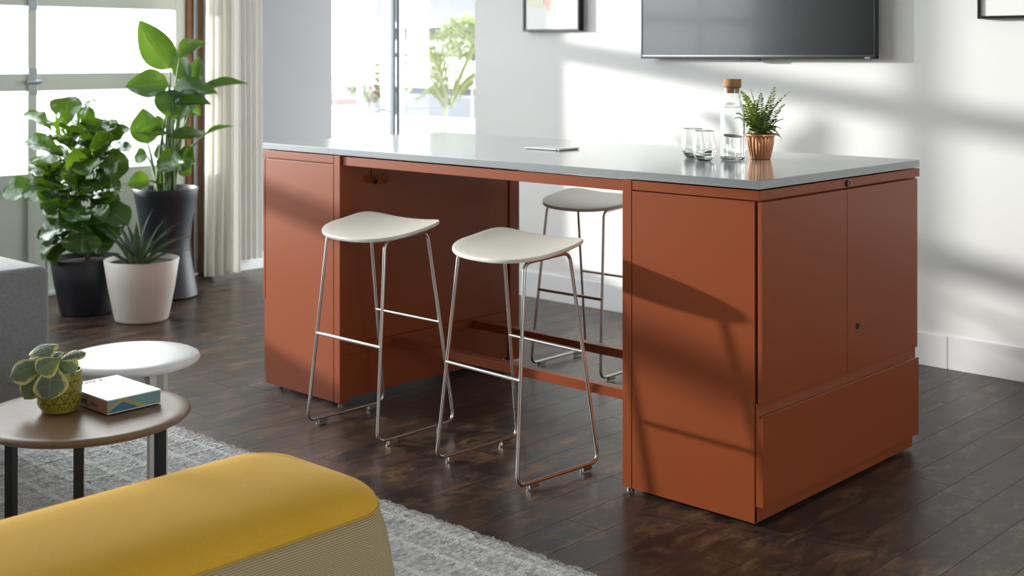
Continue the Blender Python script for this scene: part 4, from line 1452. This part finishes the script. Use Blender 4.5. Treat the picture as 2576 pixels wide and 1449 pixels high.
FRN = [((1905, 335), (1888, 222), .03, .020), ((1903, 335), (1862, 228), .35, .018), ((1910, 335), (1950, 216), .12, .022), ((1912, 335), (1988, 230), .30, .016), ((1912, 335), (1960, 252), .25, .02),
       ((1915, 335), (1962, 345), .75, .018), ((1915, 335), (1968, 352), .85, .014), ((1905, 335), (1880, 345), .7, .02), ((1900, 335), (1868, 300), .55, .02), ((1912, 335), (1955, 300), .55, .02),
       ((1908, 335), (1935, 325), .8, .02), ((1900, 335), (1870, 262), .3, .02), ((1908, 335), (1900, 250), .1, .022), ((1908, 335), (1925, 270), .2, .022), ((1908, 335), (1945, 275), .4, .02),
       ((1905, 335), (1890, 300), .5, .022), ((1908, 335), (1915, 295), .6, .022), ((1904, 335), (1878, 320), .75, .02), ((1912, 335), (1950, 325), .75, .02), ((1902, 335), (1850, 285), .45, .016), ((1904, 335), (1846, 300), .6, .014), ((1912, 335), (1972, 300), .5, .018), ((1914, 335), (1975, 262), .35, .016), ((1912, 335), (1940, 240), .15, .02), ((1904, 335), (1875, 240), .2, .02), ((1912, 335), (1965, 325), .7, .018), ((1908, 335), (1915, 232), .05, .02)]
for k, (b, p, ar, w) in enumerate(FRN):
    dd = rF.uniform(-0.05, 0.05) if p[0] > 1885 else rF.uniform(0.05, 0.09)
    frond(fr, rs, fpc + Vector((rF.uniform(-.015, .015), rF.uniform(-.015, .015), 0.075)), at(p[0], p[1], 4.795 + dd), ar * 0.8, w * 1.2, npin=17)
for k in range(16):
    a = k * 2.4
    r = rF.uniform(0.045, 0.085)
    if math.cos(a) * -0.73 + math.sin(a) * -0.68 > 0.3:
        r = 0.04
    frond(fr, rs, fpc + Vector((rF.uniform(-.015, .015), rF.uniform(-.015, .015), 0.075)), fpc + Vector((math.cos(a) * r, math.sin(a) * r, rF.uniform(0.08, 0.17))), rF.uniform(.3, .6), 0.016, npin=15)
obj('foliage', fr, mFern, fp, smooth=180)
obj('stem', rs, mStem, fp, smooth=180)

# ------------------------------------------------------------------ seen through the corner window
mLav = plain('pale_lavender_render', (0.13, 0.132, 0.148, 1), 0.9, 0, 0.05, 1)
bl = thing('building', 'pale building with a white canopy band across the street, seen through the window', 'building', (-15.6, 16.0, 0))
obj('upper_wall', MB().box(-17.6, -13.4, 16.0, 18, 2.17, 9), mLav, bl)
obj('canopy', MB().box(-17.6, -13.4, 15.7, 16.05, 2.06, 2.18), mBase, bl)
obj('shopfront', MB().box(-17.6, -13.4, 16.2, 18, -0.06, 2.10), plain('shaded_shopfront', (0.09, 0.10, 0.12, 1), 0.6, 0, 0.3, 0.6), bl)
obj('counter', MB().box(-17.6, -13.4, 15.8, 16.2, 1.50, 1.78), mBase, bl)
obj('counter', MB().box(-17.6, -13.4, 15.8, 16.2, 0.75, 1.40), mBase, bl)
lw = MB().box(-16.5, -7.0, 11.2, 11.4, -0.06, 0.42)
tag(obj('low_wall', lw, mBase), 'low white wall outside the right window pane', 'wall')
pk = MB().box(-16.0, -6.5, 12.4, 12.8, -0.06, 0.72)
tag(obj('kerb_planter', pk, mLav), 'grey planter wall behind the low white wall outside', 'planter')

mPalm = leaf_mat('sunlit_palm_leaf', (0.30, 0.33, 0.10, 1), (0.36, 0.38, 0.16, 1), (0.42, 0.46, 0.12, 1), 0.5, 3.0, 0.3)
mTree = leaf_mat('sunlit_tree_leaf', (0.22, 0.26, 0.13, 1), (0.26, 0.30, 0.15, 1), (0.30, 0.36, 0.15, 1), 0.5, 3.0, 0.3)
PD = 13.4
pb = Vector(at(1120, 262, PD))
pm = thing('palm_plant', 'yellow green palm with arching fronds outside the right window pane', 'plant', (pb.x, pb.y, -0.06))
pl_, ps_ = MB(), MB()
rp_ = random.Random(8)
ps_.tube([(pb.x, pb.y, -0.06), (pb.x, pb.y, pb.z)], 0.016, 10)


def palm_frond(base, tip, arch, w, n=20):
    base, tip = Vector(base), Vector(tip)
    ln = (tip - base).length
    mid = (base + tip) / 2 + Vector((0, 0, arch * ln))
    pts = bez(base, mid, tip, n)
    ps_.tube(pts, [lerp(0.014, 0.004, k / n) for k in range(n + 1)], 5)
    for k in range(2, n):
        d = (pts[k + 1] - pts[k - 1]).normalized()
        sd = d.cross(Vector((0.25, -0.35, 0.9)))
        sd.normalize()
        pw = w * math.sin(PI * (0.15 + 0.8 * k / n)) ** 0.7
        for s_ in (-1, 1):
            leaf(pl_, pts[k], pts[k] + (sd * s_ + d * 0.8 - Vector((0, 0, 0.25))).normalized() * pw, 0.024, arch=0.05, shape='ovate', nl=4, nw=2, cup=0.1)


for (bx, by), (tx, ty), ar, w in [((1125, 215), (1030, 58), .12, .42), ((1128, 220), (1105, 45), .05, .42), ((1128, 222), (1060, 120), .3, .4), ((1130, 225), (1178, 70), .0, .42), ((1135, 228), (1200, 110), .1, .4),
                                  ((1120, 225), (1020, 150), .35, .38), ((1120, 228), (1018, 248), .75, .34), ((1135, 232), (1195, 200), .3, .34), ((1115, 230), (1060, 240), .5, .3), ((1125, 215), (1085, 95), .15, .4)]:
    palm_frond(at(bx, by + 40, PD), at(tx, ty, PD + rp_.uniform(-.4, .4)), ar, w)
obj('foliage', pl_, mPalm, pm, smooth=180)
obj('stem', ps_, plain('palm_stem', (0.36, 0.38, 0.22, 1), 0.6), pm, smooth=180)


def bush(name, label, cat, c, rx, ry, rz, n, ls, mat, seed, mat2=None, n2=0):
    r_ = random.Random(seed)
    root = thing(name, label, cat, (c[0], c[1], -0.06))

    def fill(k, size):
        m = MB()
        for _ in range(k):
            a, b_ = r_.uniform(0, 2 * PI), math.acos(r_.uniform(-1, 1))
            q = r_.uniform(0.55, 1.0)
            d = Vector((math.sin(b_) * math.cos(a), math.sin(b_) * math.sin(a), math.cos(b_)))
            p = Vector(c) + Vector((d.x * rx, d.y * ry, d.z * rz)) * q
            dd = (d + Vector((r_.gauss(0, .5), r_.gauss(0, .5), r_.gauss(0, .5)))).normalized()
            leaf(m, p, p + dd * size * r_.uniform(.7, 1.3), size * 0.5, arch=0.15, nl=4, nw=2, cup=0.2)
        return m
    obj('foliage', fill(n, ls), mat, root, smooth=180)
    if mat2:
        obj('flowers', fill(n2, ls * 0.8), mat2, root, smooth=180)['kind'] = 'stuff'
    obj('trunk', MB().tube([(c[0], c[1], -0.06), (c[0] + 0.05, c[1], c[2])], 0.022, 8), mPaleBark, root)


mPaleBark = plain('pale_bark', (0.22, 0.20, 0.17, 1), 0.8)
mRed = plain('red_flower', (0.16, 0.03, 0.05, 1), 0.6, 0, 0.2)
p = at(1185, 95, 20.0)
bush('leafy_tree', 'pale green leafy tree outside at the right side of the window', 'tree', p, 0.55, 0.5, 0.30, 900, 0.13, mTree, 3)
p = at(925, 205, 17.0)
bush('flowering_shrub', 'red flowered shrub outside the left window pane', 'shrub', p, 0.34, 0.34, 0.24, 420, 0.10, mTree, 6, mRed, 240)
p = at(855, 246, 16.0)
be = thing('bench', 'low white block with a faded red top outside the left window pane', 'bench', (p.x - 0.1, p.y, -0.06))
obj('seat', MB().box(p.x - 0.45, p.x + 0.20, p.y - 0.2, p.y + 0.2, p.z - 0.085, p.z, 0.01), plain('faded_red_seat', (0.22, 0.10, 0.10, 1), 0.6), be)
obj('base', MB().box(p.x - 0.44, p.x + 0.19, p.y - 0.19, p.y + 0.19, -0.06, p.z - 0.085, 0.01), mBase, be)
p = at(925, 245, 15.0)
hoop = fillet([(p.x - 0.14, p.y, -0.06), (p.x - 0.14, p.y, p.z + 0.33), (p.x + 0.16, p.y + 0.1, p.z + 0.33), (p.x + 0.16, p.y + 0.1, -0.06)], 0.09, 6)
tag(obj('bike_rack', MB().tube(hoop, 0.028, 10), mBase, smooth=180), 'white hoop rail outside the left window pane', 'rail')
